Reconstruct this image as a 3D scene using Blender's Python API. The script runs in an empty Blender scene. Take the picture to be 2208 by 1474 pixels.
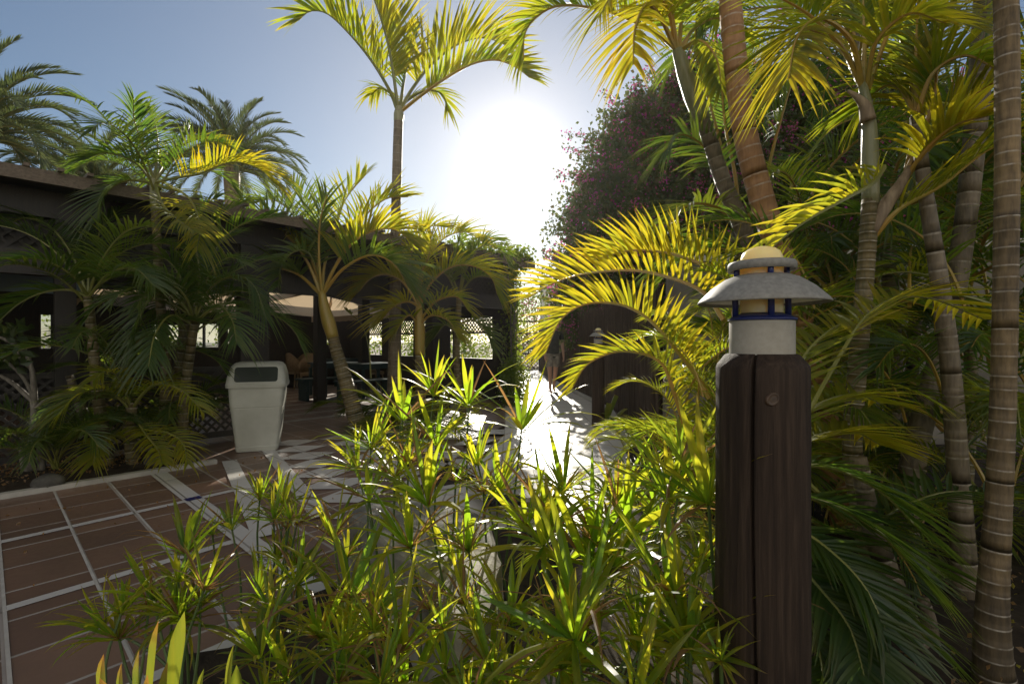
import bpy, math, random
from mathutils import Vector as V, Matrix, Euler, Quaternion
R = math.radians
S = bpy.context.scene
COL = S.collection
rng = random.Random(7)
# ------------------------------------------------------------------ camera
F, H = 1043.0, 1.2                       # focal length in photo pixels, eye height in metres
cam = bpy.data.cameras.new("camera"); camo = bpy.data.objects.new("camera", cam); COL.objects.link(camo)
camo.location = (0, 0, H); camo.rotation_euler = (R(90), 0, 0)
cam.sensor_width = 36; cam.lens = 36 * F / 2208; cam.clip_start = 0.05; cam.clip_end = 3000
S.camera = camo
# ------------------------------------------------------------------ world and sun
SUN_EL, SUN_AZ = R(21.2), R(0.4)
sd = V((math.sin(SUN_AZ) * math.cos(SUN_EL), math.cos(SUN_AZ) * math.cos(SUN_EL), math.sin(SUN_EL)))
w = bpy.data.worlds.new("World"); S.world = w; w.use_nodes = True
nt = w.node_tree; nt.nodes.clear()
def N(t, ty, **k):
    n = t.nodes.new(ty)
    for a, b in k.items(): setattr(n, a, b)
    return n
def lk(t, a, b): t.links.new(a, b)
out = N(nt, 'ShaderNodeOutputWorld'); bg = N(nt, 'ShaderNodeBackground'); sky = N(nt, 'ShaderNodeTexSky')
sky.sky_type = 'NISHITA'; sky.sun_disc = False; sky.sun_elevation = SUN_EL; sky.sun_rotation = SUN_AZ
sky.air_density = 1.0; sky.dust_density = 0.2; sky.ozone_density = 1.5
tc = N(nt, 'ShaderNodeTexCoord'); dt = N(nt, 'ShaderNodeVectorMath', operation='DOT_PRODUCT'); dt.inputs[1].default_value = sd
lk(nt, tc.outputs['Generated'], dt.inputs[0])
def mth(t, op, a, b=None, c=None, clamp=False):
    n = N(t, 'ShaderNodeMath', operation=op, use_clamp=clamp)
    for i, x in enumerate((a, b, c)):
        if x is None: continue
        if isinstance(x, (int, float)): n.inputs[i].default_value = x
        else: lk(t, x, n.inputs[i])
    return n.outputs[0]
d0 = mth(nt, 'MAXIMUM', dt.outputs['Value'], 0.0)
g2 = mth(nt, 'ADD', mth(nt, 'MULTIPLY', mth(nt, 'POWER', d0, 300.0), 6.0), mth(nt, 'MULTIPLY', mth(nt, 'POWER', d0, 7.0), 3.0))       # bright core of the hazy sun
# warm fill added to the sky behind the viewer to lift shadows, noise-broken
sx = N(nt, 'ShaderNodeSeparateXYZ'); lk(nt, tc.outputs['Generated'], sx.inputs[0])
rear_fill = mth(nt, 'POWER', mth(nt, 'MULTIPLY', mth(nt, 'ADD', mth(nt, 'MULTIPLY', sx.outputs[1], -1.0), .05), .95, clamp=True), .8)
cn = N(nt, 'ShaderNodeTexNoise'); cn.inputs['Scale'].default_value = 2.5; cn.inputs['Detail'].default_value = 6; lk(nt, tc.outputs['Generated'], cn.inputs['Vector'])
rear_fill = mth(nt, 'MULTIPLY', rear_fill, mth(nt, 'MULTIPLY', mth(nt, 'ADD', cn.outputs['Fac'], .5), 11.0))
gc = N(nt, 'ShaderNodeVectorMath', operation='SCALE'); gc.inputs[0].default_value = (1.0, .92, .82); lk(nt, g2, gc.inputs['Scale'])
vc = N(nt, 'ShaderNodeVectorMath', operation='SCALE'); vc.inputs[0].default_value = (1.0, .86, .68); lk(nt, rear_fill, vc.inputs['Scale'])
ad = N(nt, 'ShaderNodeVectorMath', operation='ADD'); lk(nt, sky.outputs[0], ad.inputs[0]); lk(nt, gc.outputs[0], ad.inputs[1])
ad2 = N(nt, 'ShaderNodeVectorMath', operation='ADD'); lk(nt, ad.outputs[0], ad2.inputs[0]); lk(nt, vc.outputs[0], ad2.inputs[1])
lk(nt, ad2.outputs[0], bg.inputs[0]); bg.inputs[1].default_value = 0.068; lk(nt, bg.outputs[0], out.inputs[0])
sl = bpy.data.lights.new("sun", 'SUN'); sl.energy = 5.0; sl.angle = R(.5); sl.color = (1, .93, .80)
so = bpy.data.objects.new("sun", sl); COL.objects.link(so); so.location = sd * 30
so.rotation_euler = sd.to_track_quat('Z', 'Y').to_euler()
S.view_settings.view_transform = 'Standard'; S.view_settings.look = 'None'; S.view_settings.gamma = 1; S.view_settings.exposure = 0.35
S.cycles.max_bounces = 8; S.cycles.diffuse_bounces = 4; S.cycles.transmission_bounces = 6; S.cycles.sample_clamp_indirect = 4
S.cycles.use_denoising = True

# ------------------------------------------------------------------ helpers
def at(x, y, Y): return V(((x - 1104) / F * Y, Y, H - (y - 737) / F * Y))
def gp(x, y, z=0):                       # ground point under a photo pixel
    Y = (H - z) * F / (y - 737); return V(((x - 1104) / F * Y, Y, z))
class MB:
    def __init__(s): s.v = []; s.f = []; s.m = []; s.t = []; s.tint = (0, 0, 0)
    def add(s, p, t=None): s.v.append(tuple(p)); s.t.append(t or s.tint); return len(s.v) - 1
    def face(s, *ix, m=0): s.f.append(ix); s.m.append(m)
    def quad(s, a, b, c, d, m=0):
        i = [s.add(p) for p in (a, b, c, d)]; s.face(*i, m=m)
    def box(s, lo, hi, M=None, m=0):
        M = M or Matrix.Identity(4); i = []
        for z in (lo[2], hi[2]):
            for (x, y) in ((lo[0], lo[1]), (hi[0], lo[1]), (hi[0], hi[1]), (lo[0], hi[1])): i.append(s.add(M @ V((x, y, z))))
        for q in ((3, 2, 1, 0), (4, 5, 6, 7), (0, 1, 5, 4), (1, 2, 6, 5), (2, 3, 7, 6), (3, 0, 4, 7)): s.face(*[i[k] for k in q], m=m)
    def bar(s, a, b, wx, wz, m=0, up=V((0, 0, 1))):      # box beam from a to b
        a, b = V(a), V(b); d = (b - a); L = d.length; d.normalize()
        if abs(d.dot(up)) > .98: up = V((0, 1, 0))
        x = d.cross(up).normalized(); z = x.cross(d)
        M = Matrix((x, d, z)).transposed().to_4x4(); M.translation = a
        s.box((-wx / 2, 0, -wz / 2), (wx / 2, L, wz / 2), M, m)
    def tube(s, pts, rad, n=8, m=0, cap=True, tints=None):
        pts = [V(p) for p in pts]; rings = []; x = None
        for k, p in enumerate(pts):
            d = (pts[min(k + 1, len(pts) - 1)] - pts[max(k - 1, 0)]).normalized()
            if x is None: x = d.orthogonal().normalized()
            x = (x - d * x.dot(d)).normalized(); y = d.cross(x); r = rad[k] if isinstance(rad, (list, tuple)) else rad
            tt = tints[k] if tints else None
            rings.append([s.add(p + (x * math.cos(6.28318 * i / n) + y * math.sin(6.28318 * i / n)) * r, tt) for i in range(n)])
        for a, b in zip(rings, rings[1:]):
            for i in range(n): s.face(a[i], a[(i + 1) % n], b[(i + 1) % n], b[i], m=m)
        if cap: s.face(*rings[0][::-1], m=m); s.face(*rings[-1], m=m)
    def lathe(s, prof, c=(0, 0, 0), n=48, m=0, fn=None, close=False):
        c = V(c); rings = []
        for (r, z) in prof:
            if r < 1e-6: rings.append([s.add(c + V((0, 0, z)))] * n); continue
            rings.append([])
            for i in range(n):
                a = 6.2831853 * i / n; rr = r * (fn(a, z, r) if fn else 1)
                rings[-1].append(s.add(c + V((rr * math.cos(a), rr * math.sin(a), z))))
        pr = list(zip(rings, rings[1:])) + ([(rings[-1], rings[0])] if close else [])
        for a, b in pr:
            for i in range(n):
                q = []
                for k in (a[i], a[(i + 1) % n], b[(i + 1) % n], b[i]):
                    if k not in q: q.append(k)
                if len(q) > 2: s.face(*q, m=m)
    def build(s, name, mats, parent=None, smooth=False, org=None):
        me = bpy.data.meshes.new(name)
        o_ = parent_world(parent) if org is None else V(org)
        me.from_pydata([(p[0] - o_.x, p[1] - o_.y, p[2] - o_.z) for p in s.v], [], s.f)
        if not isinstance(mats, (list, tuple)): mats = [mats]
        for m in mats: me.materials.append(m)
        me.polygons.foreach_set('material_index', s.m)
        if smooth: me.polygons.foreach_set('use_smooth', [True] * len(s.f))
        at_ = me.attributes.new('tint', 'FLOAT_COLOR', 'POINT')
        at_.data.foreach_set('color', [c for t in s.t for c in (*t, 1.0)])
        me.update()
        o = bpy.data.objects.new(name, me); COL.objects.link(o)
        if parent is not None: o.parent = parent
        elif org is not None: o.location = org
        return o
def parent_world(p):
    v = V((0, 0, 0))
    while p is not None: v += V(p.location); p = p.parent
    return v
def tag(o, label=None, cat=None, group=None, kind=None):
    if label: o['label'] = label
    if cat: o['category'] = cat
    if group: o['group'] = group
    if kind: o['kind'] = kind
    return o
def thing(name, loc, label, cat, group=None, kind=None):
    o = bpy.data.objects.new(name, None); COL.objects.link(o); o.location = loc; o.empty_display_size = .1
    return tag(o, label, cat, group, kind)
def struct(o): o['kind'] = 'structure'; return o
def copy_tree(o, parent=None):
    c = o.copy(); COL.objects.link(c)
    if parent is not None: c.parent = parent
    for ch in [k for k in COL.objects if k.parent == o]: copy_tree(ch, c)
    return c
def spline(pts, n):
    P = [V(p) for p in pts]
    if len(P) == 2: P = [P[0], (P[0] + P[1]) / 2, P[1]]
    P = [P[0] * 2 - P[1]] + P + [P[-1] * 2 - P[-2]]
    D = []
    for i in range(1, len(P) - 2):
        for k in range(16):
            t = k / 16; a, b, c, d = P[i - 1], P[i], P[i + 1], P[i + 2]
            D.append(.5 * ((2 * b) + (c - a) * t + (2 * a - 5 * b + 4 * c - d) * t * t + (3 * b - a - 3 * c + d) * t ** 3))
    D.append(P[-2]); L = [0]
    for a, b in zip(D, D[1:]): L.append(L[-1] + (b - a).length)
    res = []; j = 0
    for k in range(n):
        s_ = L[-1] * k / (n - 1)
        while j < len(L) - 2 and L[j + 1] < s_: j += 1
        q = (s_ - L[j]) / max(1e-9, L[j + 1] - L[j]); res.append(D[j].lerp(D[j + 1], min(1, max(0, q))))
    return res
# ------------------------------------------------------------------ materials
def mat(name):
    m = bpy.data.materials.new(name); m.use_nodes = True
    t = m.node_tree; b = t.nodes['Principled BSDF']; return m, t, b
def ramp(t, fac, stops):
    r = N(t, 'ShaderNodeValToRGB'); e = r.color_ramp.elements
    while len(e) < len(stops): e.new(.5)
    for k, (p, c) in enumerate(stops): e[k].position = p; e[k].color = (*c, 1)
    lk(t, fac, r.inputs[0]); return r.outputs[0]
def noise(t, scale, detail=4, vec=None, rough=.55, dist=0):
    n = N(t, 'ShaderNodeTexNoise'); n.inputs['Scale'].default_value = scale; n.inputs['Detail'].default_value = detail
    n.inputs['Roughness'].default_value = rough; n.inputs['Distortion'].default_value = dist
    if vec is None:
        c = N(t, 'ShaderNodeTexCoord'); vec = c.outputs['Object']
    lk(t, vec, n.inputs['Vector']); return n.outputs['Fac']
def mapped(t, scale=(1, 1, 1), rot=(0, 0, 0), loc=(0, 0, 0), src='Object'):
    c = N(t, 'ShaderNodeTexCoord'); mp = N(t, 'ShaderNodeMapping'); mp.inputs['Scale'].default_value = scale
    mp.inputs['Rotation'].default_value = rot; mp.inputs['Location'].default_value = loc
    lk(t, c.outputs[src], mp.inputs[0]); return mp.outputs[0]
def bump(t, b, h, s=.3, d=.01):
    n = N(t, 'ShaderNodeBump'); n.inputs['Strength'].default_value = s; n.inputs['Distance'].default_value = d
    lk(t, h, n.inputs['Height']); lk(t, n.outputs[0], b.inputs['Normal'])
def mix(t, f, a, b, mode='MIX'):
    n = N(t, 'ShaderNodeMix', data_type='RGBA', blend_type=mode)
    for s_, x in ((n.inputs[0], f), (n.inputs[6], a), (n.inputs[7], b)):
        if isinstance(x, (int, float)): s_.default_value = x
        elif isinstance(x, tuple): s_.default_value = (*x, 1)
        else: lk(t, x, s_)
    return n.outputs[2]
def simple(name, c1, c2, scale=6, rough=.6, bs=.15, vec=None, spec=.5, metal=0, bd=.004, detail=5):
    m, t, b = mat(name)
    v = mapped(t, *vec) if vec else None
    f = noise(t, scale, detail, v); lk(t, ramp(t, f, [(.3, c1), (.7, c2)]), b.inputs['Base Color'])
    b.inputs['Roughness'].default_value = rough; b.inputs['Specular IOR Level'].default_value = spec; b.inputs['Metallic'].default_value = metal
    if bs: bump(t, b, f, bs, bd)
    return m
def leafmat(name, green, yellow, brown, tgreen, tyellow, trans=.5, rough=.38, spec=.5, streak=False):
    m, t, b = mat(name); o = t.nodes['Material Output']
    a = N(t, 'ShaderNodeAttribute'); a.attribute_name = 'tint'; sp = N(t, 'ShaderNodeSeparateColor'); lk(t, a.outputs['Color'], sp.inputs[0])
    nz = noise(t, 1.5, 5, mapped(t, (70, 70, 2.5)), .6) if streak else noise(t, 9, 3)
    if streak: bump(t, b, nz, .5, .003)
    ry = mth(t, 'ADD', mth(t, 'MULTIPLY', sp.outputs[0], .85), mth(t, 'MULTIPLY', mth(t, 'SUBTRACT', nz, .55), .8), clamp=True)
    gb = sp.outputs[1]
    c = mix(t, gb, mix(t, ry, green, yellow), brown); lk(t, c, b.inputs['Base Color'])
    b.inputs['Roughness'].default_value = rough; b.inputs['Specular IOR Level'].default_value = spec
    tl = N(t, 'ShaderNodeBsdfTranslucent'); tcol = mix(t, gb, mix(t, ry, tgreen, tyellow), (brown[0] * 1.6, brown[1] * 1.4, brown[2])); lk(t, tcol, tl.inputs[0])
    ms = N(t, 'ShaderNodeMixShader'); ms.inputs[0].default_value = trans
    lk(t, b.outputs[0], ms.inputs[1]); lk(t, tl.outputs[0], ms.inputs[2]); lk(t, ms.outputs[0], o.inputs[0])
    return m
M = {}
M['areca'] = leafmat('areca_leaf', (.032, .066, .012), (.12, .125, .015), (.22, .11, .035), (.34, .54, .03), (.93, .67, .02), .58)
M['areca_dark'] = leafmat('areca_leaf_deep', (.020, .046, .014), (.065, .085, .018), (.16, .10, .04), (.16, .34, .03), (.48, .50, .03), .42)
M['date'] = leafmat('date_leaf', (.06, .09, .05), (.11, .13, .05), (.2, .15, .07), (.14, .20, .06), (.3, .3, .06), .3, .5)
M['sedge'] = leafmat('sedge_leaf', (.03, .075, .016), (.11, .13, .018), (.26, .16, .075), (.46, .74, .03), (.95, .82, .04), .62, .33)
M['strap'] = leafmat('strap_leaf', (.08, .13, .02), (.20, .18, .02), (.30, .14, .04), (.22, .34, .03), (.60, .46, .03), .42, .35, .5, True)
M['bough'] = leafmat('bougainvillea_leaf', (.030, .050, .018), (.075, .075, .02), (.11, .07, .04), (.12, .19, .04), (.30, .27, .05), .42, .45)
M['bract'] = leafmat('bougainvillea_bract', (.38, .05, .27), (.48, .13, .14), (.4, .1, .1), (.64, .09, .46), (.70, .24, .2), .5, .6, .2)
M['ivy'] = leafmat('ivy_leaf', (.05, .10, .02), (.10, .14, .02), (.15, .1, .04), (.28, .42, .03), (.5, .5, .04), .45, .4)
M['stalk_o'] = simple('orange_stalk', (.36, .19, .03), (.26, .21, .04), 5, .4, .05)
M['stalk_g'] = simple('green_stalk', (.12, .14, .03), (.20, .18, .04), 5, .4, .05)
M['stalk_s'] = simple('sedge_stem', (.05, .10, .03), (.09, .12, .03), 8, .45, .05)
def trunkmat(name, a, b2, ring, rough=.6):
    m, t, b = mat(name)
    at_ = N(t, 'ShaderNodeAttribute'); at_.attribute_name = 'tint'; sp = N(t, 'ShaderNodeSeparateColor'); lk(t, at_.outputs['Color'], sp.inputs[0])
    f = noise(t, 1, 7, mapped(t, (60, 60, 9)), .65); f2 = noise(t, 5, 6, None, .65)
    c = mix(t, ramp(t, mth(t, 'ADD', mth(t, 'MULTIPLY', f, .55), mth(t, 'MULTIPLY', f2, .5)), [(.38, (0, 0, 0)), (.66, (1, 1, 1))]), a, b2)
    f3 = ramp(t, noise(t, 34, 5), [(.38, (.12, .12, .12)), (.62, (.85, .85, .85))])
    rr = mth(t, 'MULTIPLY', sp.outputs[0], f3)
    dk = mix(t, mth(t, 'MULTIPLY', sp.outputs[1], .75), c, (.03, .022, .012))
    lk(t, mix(t, rr, dk, ring), b.inputs['Base Color']); b.inputs['Roughness'].default_value = rough
    bump(t, b, f, .6, .006); return m
M['trunk_orange'] = trunkmat('palm_trunk_orange', (.19, .085, .026), (.36, .19, .075), (.46, .41, .34))
M['trunk_grey'] = trunkmat('palm_trunk_grey', (.065, .048, .028), (.19, .145, .09), (.33, .29, .23))
M['trunk_green'] = trunkmat('palm_trunk_green', (.055, .052, .02), (.17, .12, .045), (.42, .38, .31))
M['trunk_brown'] = trunkmat('palm_trunk_brown', (.055, .036, .015), (.27, .185, .085), (.42, .38, .31), .75)
M['shaft'] = simple('crownshaft', (.15, .16, .07), (.27, .25, .14), 3, .4, .05, ((14, 14, 1.5),))
M['shaft_o'] = simple('crownshaft_orange', (.22, .18, .03), (.34, .21, .04), 3, .4, .05, ((14, 14, 1.5),))
M['sheath'] = simple('dry_sheath', (.12, .08, .05), (.33, .25, .16), 3, .7, .2, ((12, 12, 2),))
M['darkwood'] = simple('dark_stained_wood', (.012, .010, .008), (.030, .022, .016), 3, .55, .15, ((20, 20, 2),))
M['wood'] = simple('weathered_batten', (.09, .065, .045), (.17, .13, .09), 3, .7, .2, ((20, 3, 20),))
M['soil'] = simple('soil', (.022, .016, .011), (.055, .042, .03), 14, .9, .6, None, .2, 0, .02)
M['sand'] = simple('dry_ground', (.16, .13, .09), (.28, .23, .17), 3, .9, .4, None, .2, 0, .02)
M['plastic'] = simple('bin_plastic', (.35, .34, .28), (.47, .465, .40), 3.5, .42, .02)
M['flap'] = simple('bin_flap', (.006, .012, .007), (.012, .020, .012), 3, .3, .02)
M['lampgrey'] = simple('lamp_grey_paint', (.17, .162, .142), (.26, .25, .22), 110, .6, .15, None, .4, 0, .001)
M['lampcream'] = simple('lamp_cream_paint', (.30, .275, .225), (.36, .335, .28), 70, .6, .08, None, .3, 0, .001)
M['lampblue'] = simple('lamp_blue_paint', (.010, .018, .10), (.02, .03, .15), 20, .35, .03)
M['white_in'] = simple('lamp_white_inside', (.72, .71, .62), (.8, .79, .7), 10, .5, .02)
M['canvas'] = simple('beige_canvas', (.52, .40, .26), (.60, .47, .32), 1.5, .8, .05)
def thin(m, col, f):
    t = m.node_tree; b = t.nodes['Principled BSDF']; tl = N(t, 'ShaderNodeBsdfTranslucent'); tl.inputs[0].default_value = (*col, 1); ms = N(t, 'ShaderNodeMixShader'); ms.inputs[0].default_value = f
    lk(t, b.outputs[0], ms.inputs[1]); lk(t, tl.outputs[0], ms.inputs[2]); lk(t, ms.outputs[0], t.nodes['Material Output'].inputs[0])
thin(M['canvas'], (.80, .62, .40), .55)
M['rock'] = simple('rock', (.07, .065, .056), (.34, .315, .27), 5, .75, .8, None, .4, 0, .03, 9)
M['darkstone'] = simple('dark_field_stone', (.035, .032, .027), (.12, .11, .09), 12, .85, .5)
M['plaster'] = simple('wall_plaster', (.10, .09, .072), (.19, .17, .14), 2, .85, .2)
M['wicker'] = simple('wicker', (.15, .10, .05), (.25, .17, .085), 40, .6, .4)
M['teal'] = simple('teal_painted_wood', (.012, .035, .035), (.03, .06, .06), 8, .4, .1)
M['bark'] = simple('pale_bark', (.08, .068, .052), (.20, .175, .14), 4, .75, .5, ((10, 10, 3),))
M['rubber'] = simple('black_iron', (.012, .012, .012), (.03, .03, .03), 20, .5, .1)
M['kerb'] = simple('kerb_concrete', (.33, .31, .27), (.46, .43, .38), 9, .7, .2)
M['skin'] = simple('skin', (.36, .20, .13), (.42, .24, .16), 8, .5, .02)
M['shirt'] = simple('dark_shirt', (.012, .014, .012), (.03, .03, .03), 12, .85, .1)
M['shorts'] = simple('shorts_cloth', (.12, .11, .09), (.30, .27, .22), 14, .85, .1)
M['hair'] = simple('hair', (.02, .014, .01), (.05, .035, .02), 30, .5, .2)
def glassmat():
    m, t, b = mat('opal_glass'); b.inputs['Base Color'].default_value = (.96, .66, .30, 1); b.inputs['Roughness'].default_value = .3
    b.inputs['Subsurface Weight'].default_value = 1; b.inputs['Subsurface Radius'].default_value = (1, .8, .45); b.inputs['Subsurface Scale'].default_value = .09; return m
M['opal'] = glassmat()
def paneglass():
    m, t, b = mat('window_glass'); b.inputs['Base Color'].default_value = (.55, .62, .62, 1); b.inputs['Roughness'].default_value = .05
    b.inputs['Transmission Weight'].default_value = .85; b.inputs['IOR'].default_value = 1.1; return m
M['glass'] = paneglass()
def postwood():
    m, t, b = mat('old_post_wood'); v = mapped(t, (48, 48, 2.0)); f = noise(t, 1.6, 9, v, .68, .5); f2 = noise(t, 3, 4)
    c = ramp(t, f, [(.3, (.010, .006, .004)), (.5, (.034, .021, .013)), (.72, (.085, .056, .037))])
    c = mix(t, mth(t, 'MULTIPLY', f2, .6), c, (.024, .015, .010)); lk(t, c, b.inputs['Base Color']); b.inputs['Specular IOR Level'].default_value = .25; b.inputs['Roughness'].default_value = .75; bump(t, b, f, .9, .006); return m
M['post'] = postwood()
def brushwood():
    m, t, b = mat('brushwood'); f = noise(t, 1, 7, mapped(t, (55, 55, 2.5)), .6); f2 = noise(t, 2, 3)
    c = ramp(t, f, [(.3, (.03, .02, .014)), (.55, (.11, .075, .05)), (.75, (.22, .16, .11))]); lk(t, mix(t, f2, c, (.05, .035, .025)), b.inputs['Base Color'])
    b.inputs['Roughness'].default_value = .8; bump(t, b, f, .8, .02); return m
M['brush'] = brushwood()
# the tile grid and the pavilion share one frame: n along the front, u inward
EN = V((.676, .737, 0)).normalized(); EU = V((-EN.y, EN.x, 0))
GA = math.atan2(EN.y, EN.x)
def P(n, u, z=0): return EN * n + EU * u + V((0, 0, z))
def tiles(name, c1, c2, c3, mortar, bw, rh, mw, rot, loc, rough=.35, off=0.0, spec=.5):
    m, t, b = mat(name); v = mapped(t, (1, 1, 1), (0, 0, rot), loc)
    br = N(t, 'ShaderNodeTexBrick'); br.offset = off; br.inputs['Scale'].default_value = 1; br.inputs['Brick Width'].default_value = bw
    br.inputs['Row Height'].default_value = rh; br.inputs['Mortar Size'].default_value = mw; br.inputs['Mortar Smooth'].default_value = .1; br.inputs['Bias'].default_value = 0
    br.inputs['Color1'].default_value = (*c1, 1); br.inputs['Color2'].default_value = (*c2, 1); br.inputs['Mortar'].default_value = (*mortar, 1); lk(t, v, br.inputs[0])
    f = noise(t, 2.2, 5); f2 = noise(t, 30, 4)
    c = mix(t, mth(t, 'MULTIPLY', ramp(t, f, [(.4, (0, 0, 0)), (.75, (1, 1, 1))]), .5), br.outputs[0], c3)
    lk(t, c, b.inputs['Base Color']); b.inputs['Specular IOR Level'].default_value = spec
    rg = mth(t, 'ADD', mth(t, 'MULTIPLY', f2, .25), rough - .1); lk(t, rg, b.inputs['Roughness'])
    bump(t, b, mth(t, 'SUBTRACT', mth(t, 'MULTIPLY', f2, .15), br.outputs['Fac']), .4, .004); return m
M['terra'] = tiles('terracotta_tiles', (.130, .078, .054), (.215, .128, .084), (.085, .056, .042), (.36, .32, .28), .33, .35, .0085, -GA, (-.05, -.2, 0), .38)
M['strip'] = tiles('white_strip_tiles', (.50, .48, .45), (.56, .54, .50), (.40, .37, .33), (.2, .18, .15), .33, 5, .006, -GA, (-.05, 0, 0), .35)
M['pathtile'] = tiles('pale_path_tiles', (.60, .57, .50), (.66, .62, .55), (.50, .46, .39), (.30, .26, .21), .42, .42, .007, 0, (.1, 0, 0), .42)
# ------------------------------------------------------------------ ground, paving, path
def sheet(name, poly, z, m, kind='structure', thick=None):
    b = MB(); i = [b.add((p[0], p[1], z)) for p in poly]; b.face(*i)
    if thick:
        j = [b.add((p[0], p[1], z - thick)) for p in poly]
        for k in range(len(poly)): b.face(i[k], j[k], j[(k + 1) % len(poly)], i[(k + 1) % len(poly)])
    o = b.build(name, m); return tag(o, None, None, None, kind)
sheet('ground', [(-900, -60), (900, -60), (900, 1600), (-900, 1600)], -.03, M['sand'])
# terrace and everything paved with terracotta
sheet('terrace_paving', [P(-7, -4), P(-.5, -4), P(1.0, 1.4), P(1.35, 1.9), P(2.5, 2.9), P(3.9, 4.35), P(7.4, 5.6), P(7.4, 16), P(-7, 16)], 0, M['terra'])
sb = MB()
def strip(b, p, q, wd, z=.004):
    p, q = V(p), V(q); d = (q - p).normalized(); s = V((-d.y, d.x, 0)) * wd / 2
    b.quad(p - s + V((0, 0, z)), q - s + V((0, 0, z)), q + s + V((0, 0, z)), p + s + V((0, 0, z)))
for k, u in enumerate((1.1, 2.15, 3.2, 4.27)):
    a = P(-4, u - .28); c = P(1.02 if k else .9, u); strip(sb, a, c, .062)
    strip(sb, P(1.13, u + .01), P(1.13 + .33 * (k + .2) * .45, u + .05), .065)
strip(sb, P(1.07, -.4), P(1.07, 5.33), .125, .008)
e1a, e1b = V((-2.84, 4.86, 0)), V((-1.52, 2.97, 0)); strip(sb, e1a, e1b, .13, .010)
e2a, e2b = V((-2.80, 5.50, 0)), V((-1.30, 3.30, 0)); strip(sb, e2a, e2b, .13, .010)
struct(sb.build('white_paving_strips', M['strip']))
gb = MB()
for n in (.06, .375, .72): strip(gb, P(n, .2), P(n, 5.33), .013, .0045)
struct(gb.build('joint_lines', M['kerb']))
bt = MB(); strip(bt, P(1.02, 4.27), P(1.125, 4.28), .075, .0125)
struct(bt.build('blue_inlay_tile', simple('blue_tile', (.01, .01, .09), (.02, .02, .14), 9, .3, 0)))
# harlequin field of white diamonds beside the strip
hd = MB(); dv = (e2b - e2a).normalized(); nv = V((-dv.y, dv.x, 0))
for i in range(9):
    for j in range(7):
        if j > 4 and i < 2: continue
        c = e2a + dv * (i * .40 - .1) + nv * (.30 + j * .60)
        c.z = .006; a_, b_ = dv * .198, nv * .298
        if (c - V((-1.2, 4.6, c.z))).length < 2.2 and c.x < -.25 + .1 * c.y and c.y > 3.0: hd.quad(c - a_, c - b_, c + a_, c + b_)
struct(hd.build('diamond_inlay', M['strip']))
# pale bands on the pavilion floor, painted sunlight between slat shadows
fb = MB()
for k in range(9): strip(fb, P(2.6, 7.4 + k * .62), P(7.0, 7.4 + k * .62), .16, .005)
struct(fb.build('floor_light_bands', M['kerb']))
# left planting bed with kerb
lb = MB(); g = []
for i in range(33):
    row = []
    for j in range(9):
        n = -4 + i * .17; u = 5.42 + j * .14; z = -.02 + .07 * math.sin(math.pi * j / 8) + rng.uniform(0, .03); row.append(lb.add(P(n, u, z)))
    g.append(row)
for i in range(32):
    for j in range(8): lb.face(g[i][j], g[i + 1][j], g[i + 1][j + 1], g[i][j + 1])
struct(lb.build('planting_bed_soil', M['soil']))
kb = MB(); kb.bar(P(-4, 5.37, .01), P(1.55, 5.40, .01), .07, .06); struct(kb.build('bed_kerb', M['kerb']))
# the sunny path
sheet('path', [(-.75, 3.35), (.25, 3.0), (1.0, 3.4), (1.24, 5.3), (1.62, 8.2), (1.58, 9.3), (1.14, 15.4), (1.12, 21), (-.1, 21), (-.12, 9.0), (-.10, 6.2), (-.35, 4.6)], .008, M['pathtile'])
pe = MB()
for a, c in (((1.30, 5.3), (1.68, 8.2)), ((1.68, 8.2), (1.64, 9.3)), ((1.64, 9.3), (1.19, 15.4))): pe.bar((*a, .02), (*c, .02), .07, .09)
struct(pe.build('path_kerb', M['kerb']))
sheet('grass_triangle_bed', [gp(876, 1066), gp(962, 1000), gp(1046, 1038)], .012, M['soil'])
tb = MB(); q = [gp(870, 1070), gp(962, 996), gp(1055, 1038)]
for a, c in zip(q, q[1:] + q[:1]): strip(tb, a, c, .09, .016)
struct(tb.build('triangle_edging', M['strip']))
# front planting bed under the sedges and the right hand bed
sf = MB()
def blob(b, poly, z, n=16, amp=.05):
    xs = [p[0] for p in poly]; ys = [p[1] for p in poly]
    def inside(x, y):
        c = False
        for (a, e) in zip(poly, poly[1:] + poly[:1]):
            if (a[1] > y) != (e[1] > y) and x < (e[0] - a[0]) * (y - a[1]) / (e[1] - a[1]) + a[0]: c = not c
        return c
    x0, x1, y0, y1 = min(xs), max(xs), min(ys), max(ys); sx, sy = (x1 - x0) / n, (y1 - y0) / n; g = {}
    def vid(i, j):
        if (i, j) not in g:
            x, y = x0 + i * sx, y0 + j * sy; ins = inside(x, y); g[i, j] = b.add((x, y, (z if ins else -.04) + rng.uniform(-amp, amp) * .5))
        return g[i, j]
    for i in range(n):
        for j in range(n):
            if any(inside(x0 + (i + a) * sx, y0 + (j + c) * sy) for a in (0, 1) for c in (0, 1)): b.face(vid(i, j), vid(i + 1, j), vid(i + 1, j + 1), vid(i, j + 1))
blob(sf, [(-1.1, 1.0), (-1.15, 1.7), (-.75, 2.5), (-.35, 3.1), (.3, 2.9), (1.0, 3.3), (1.3, 5.2), (1.8, 6.2), (9, 4.2), (9, .2), (-.9, .2)], .09, 40, .06)
struct(sf.build('planter_soil', M['soil'], None, True))
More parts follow.
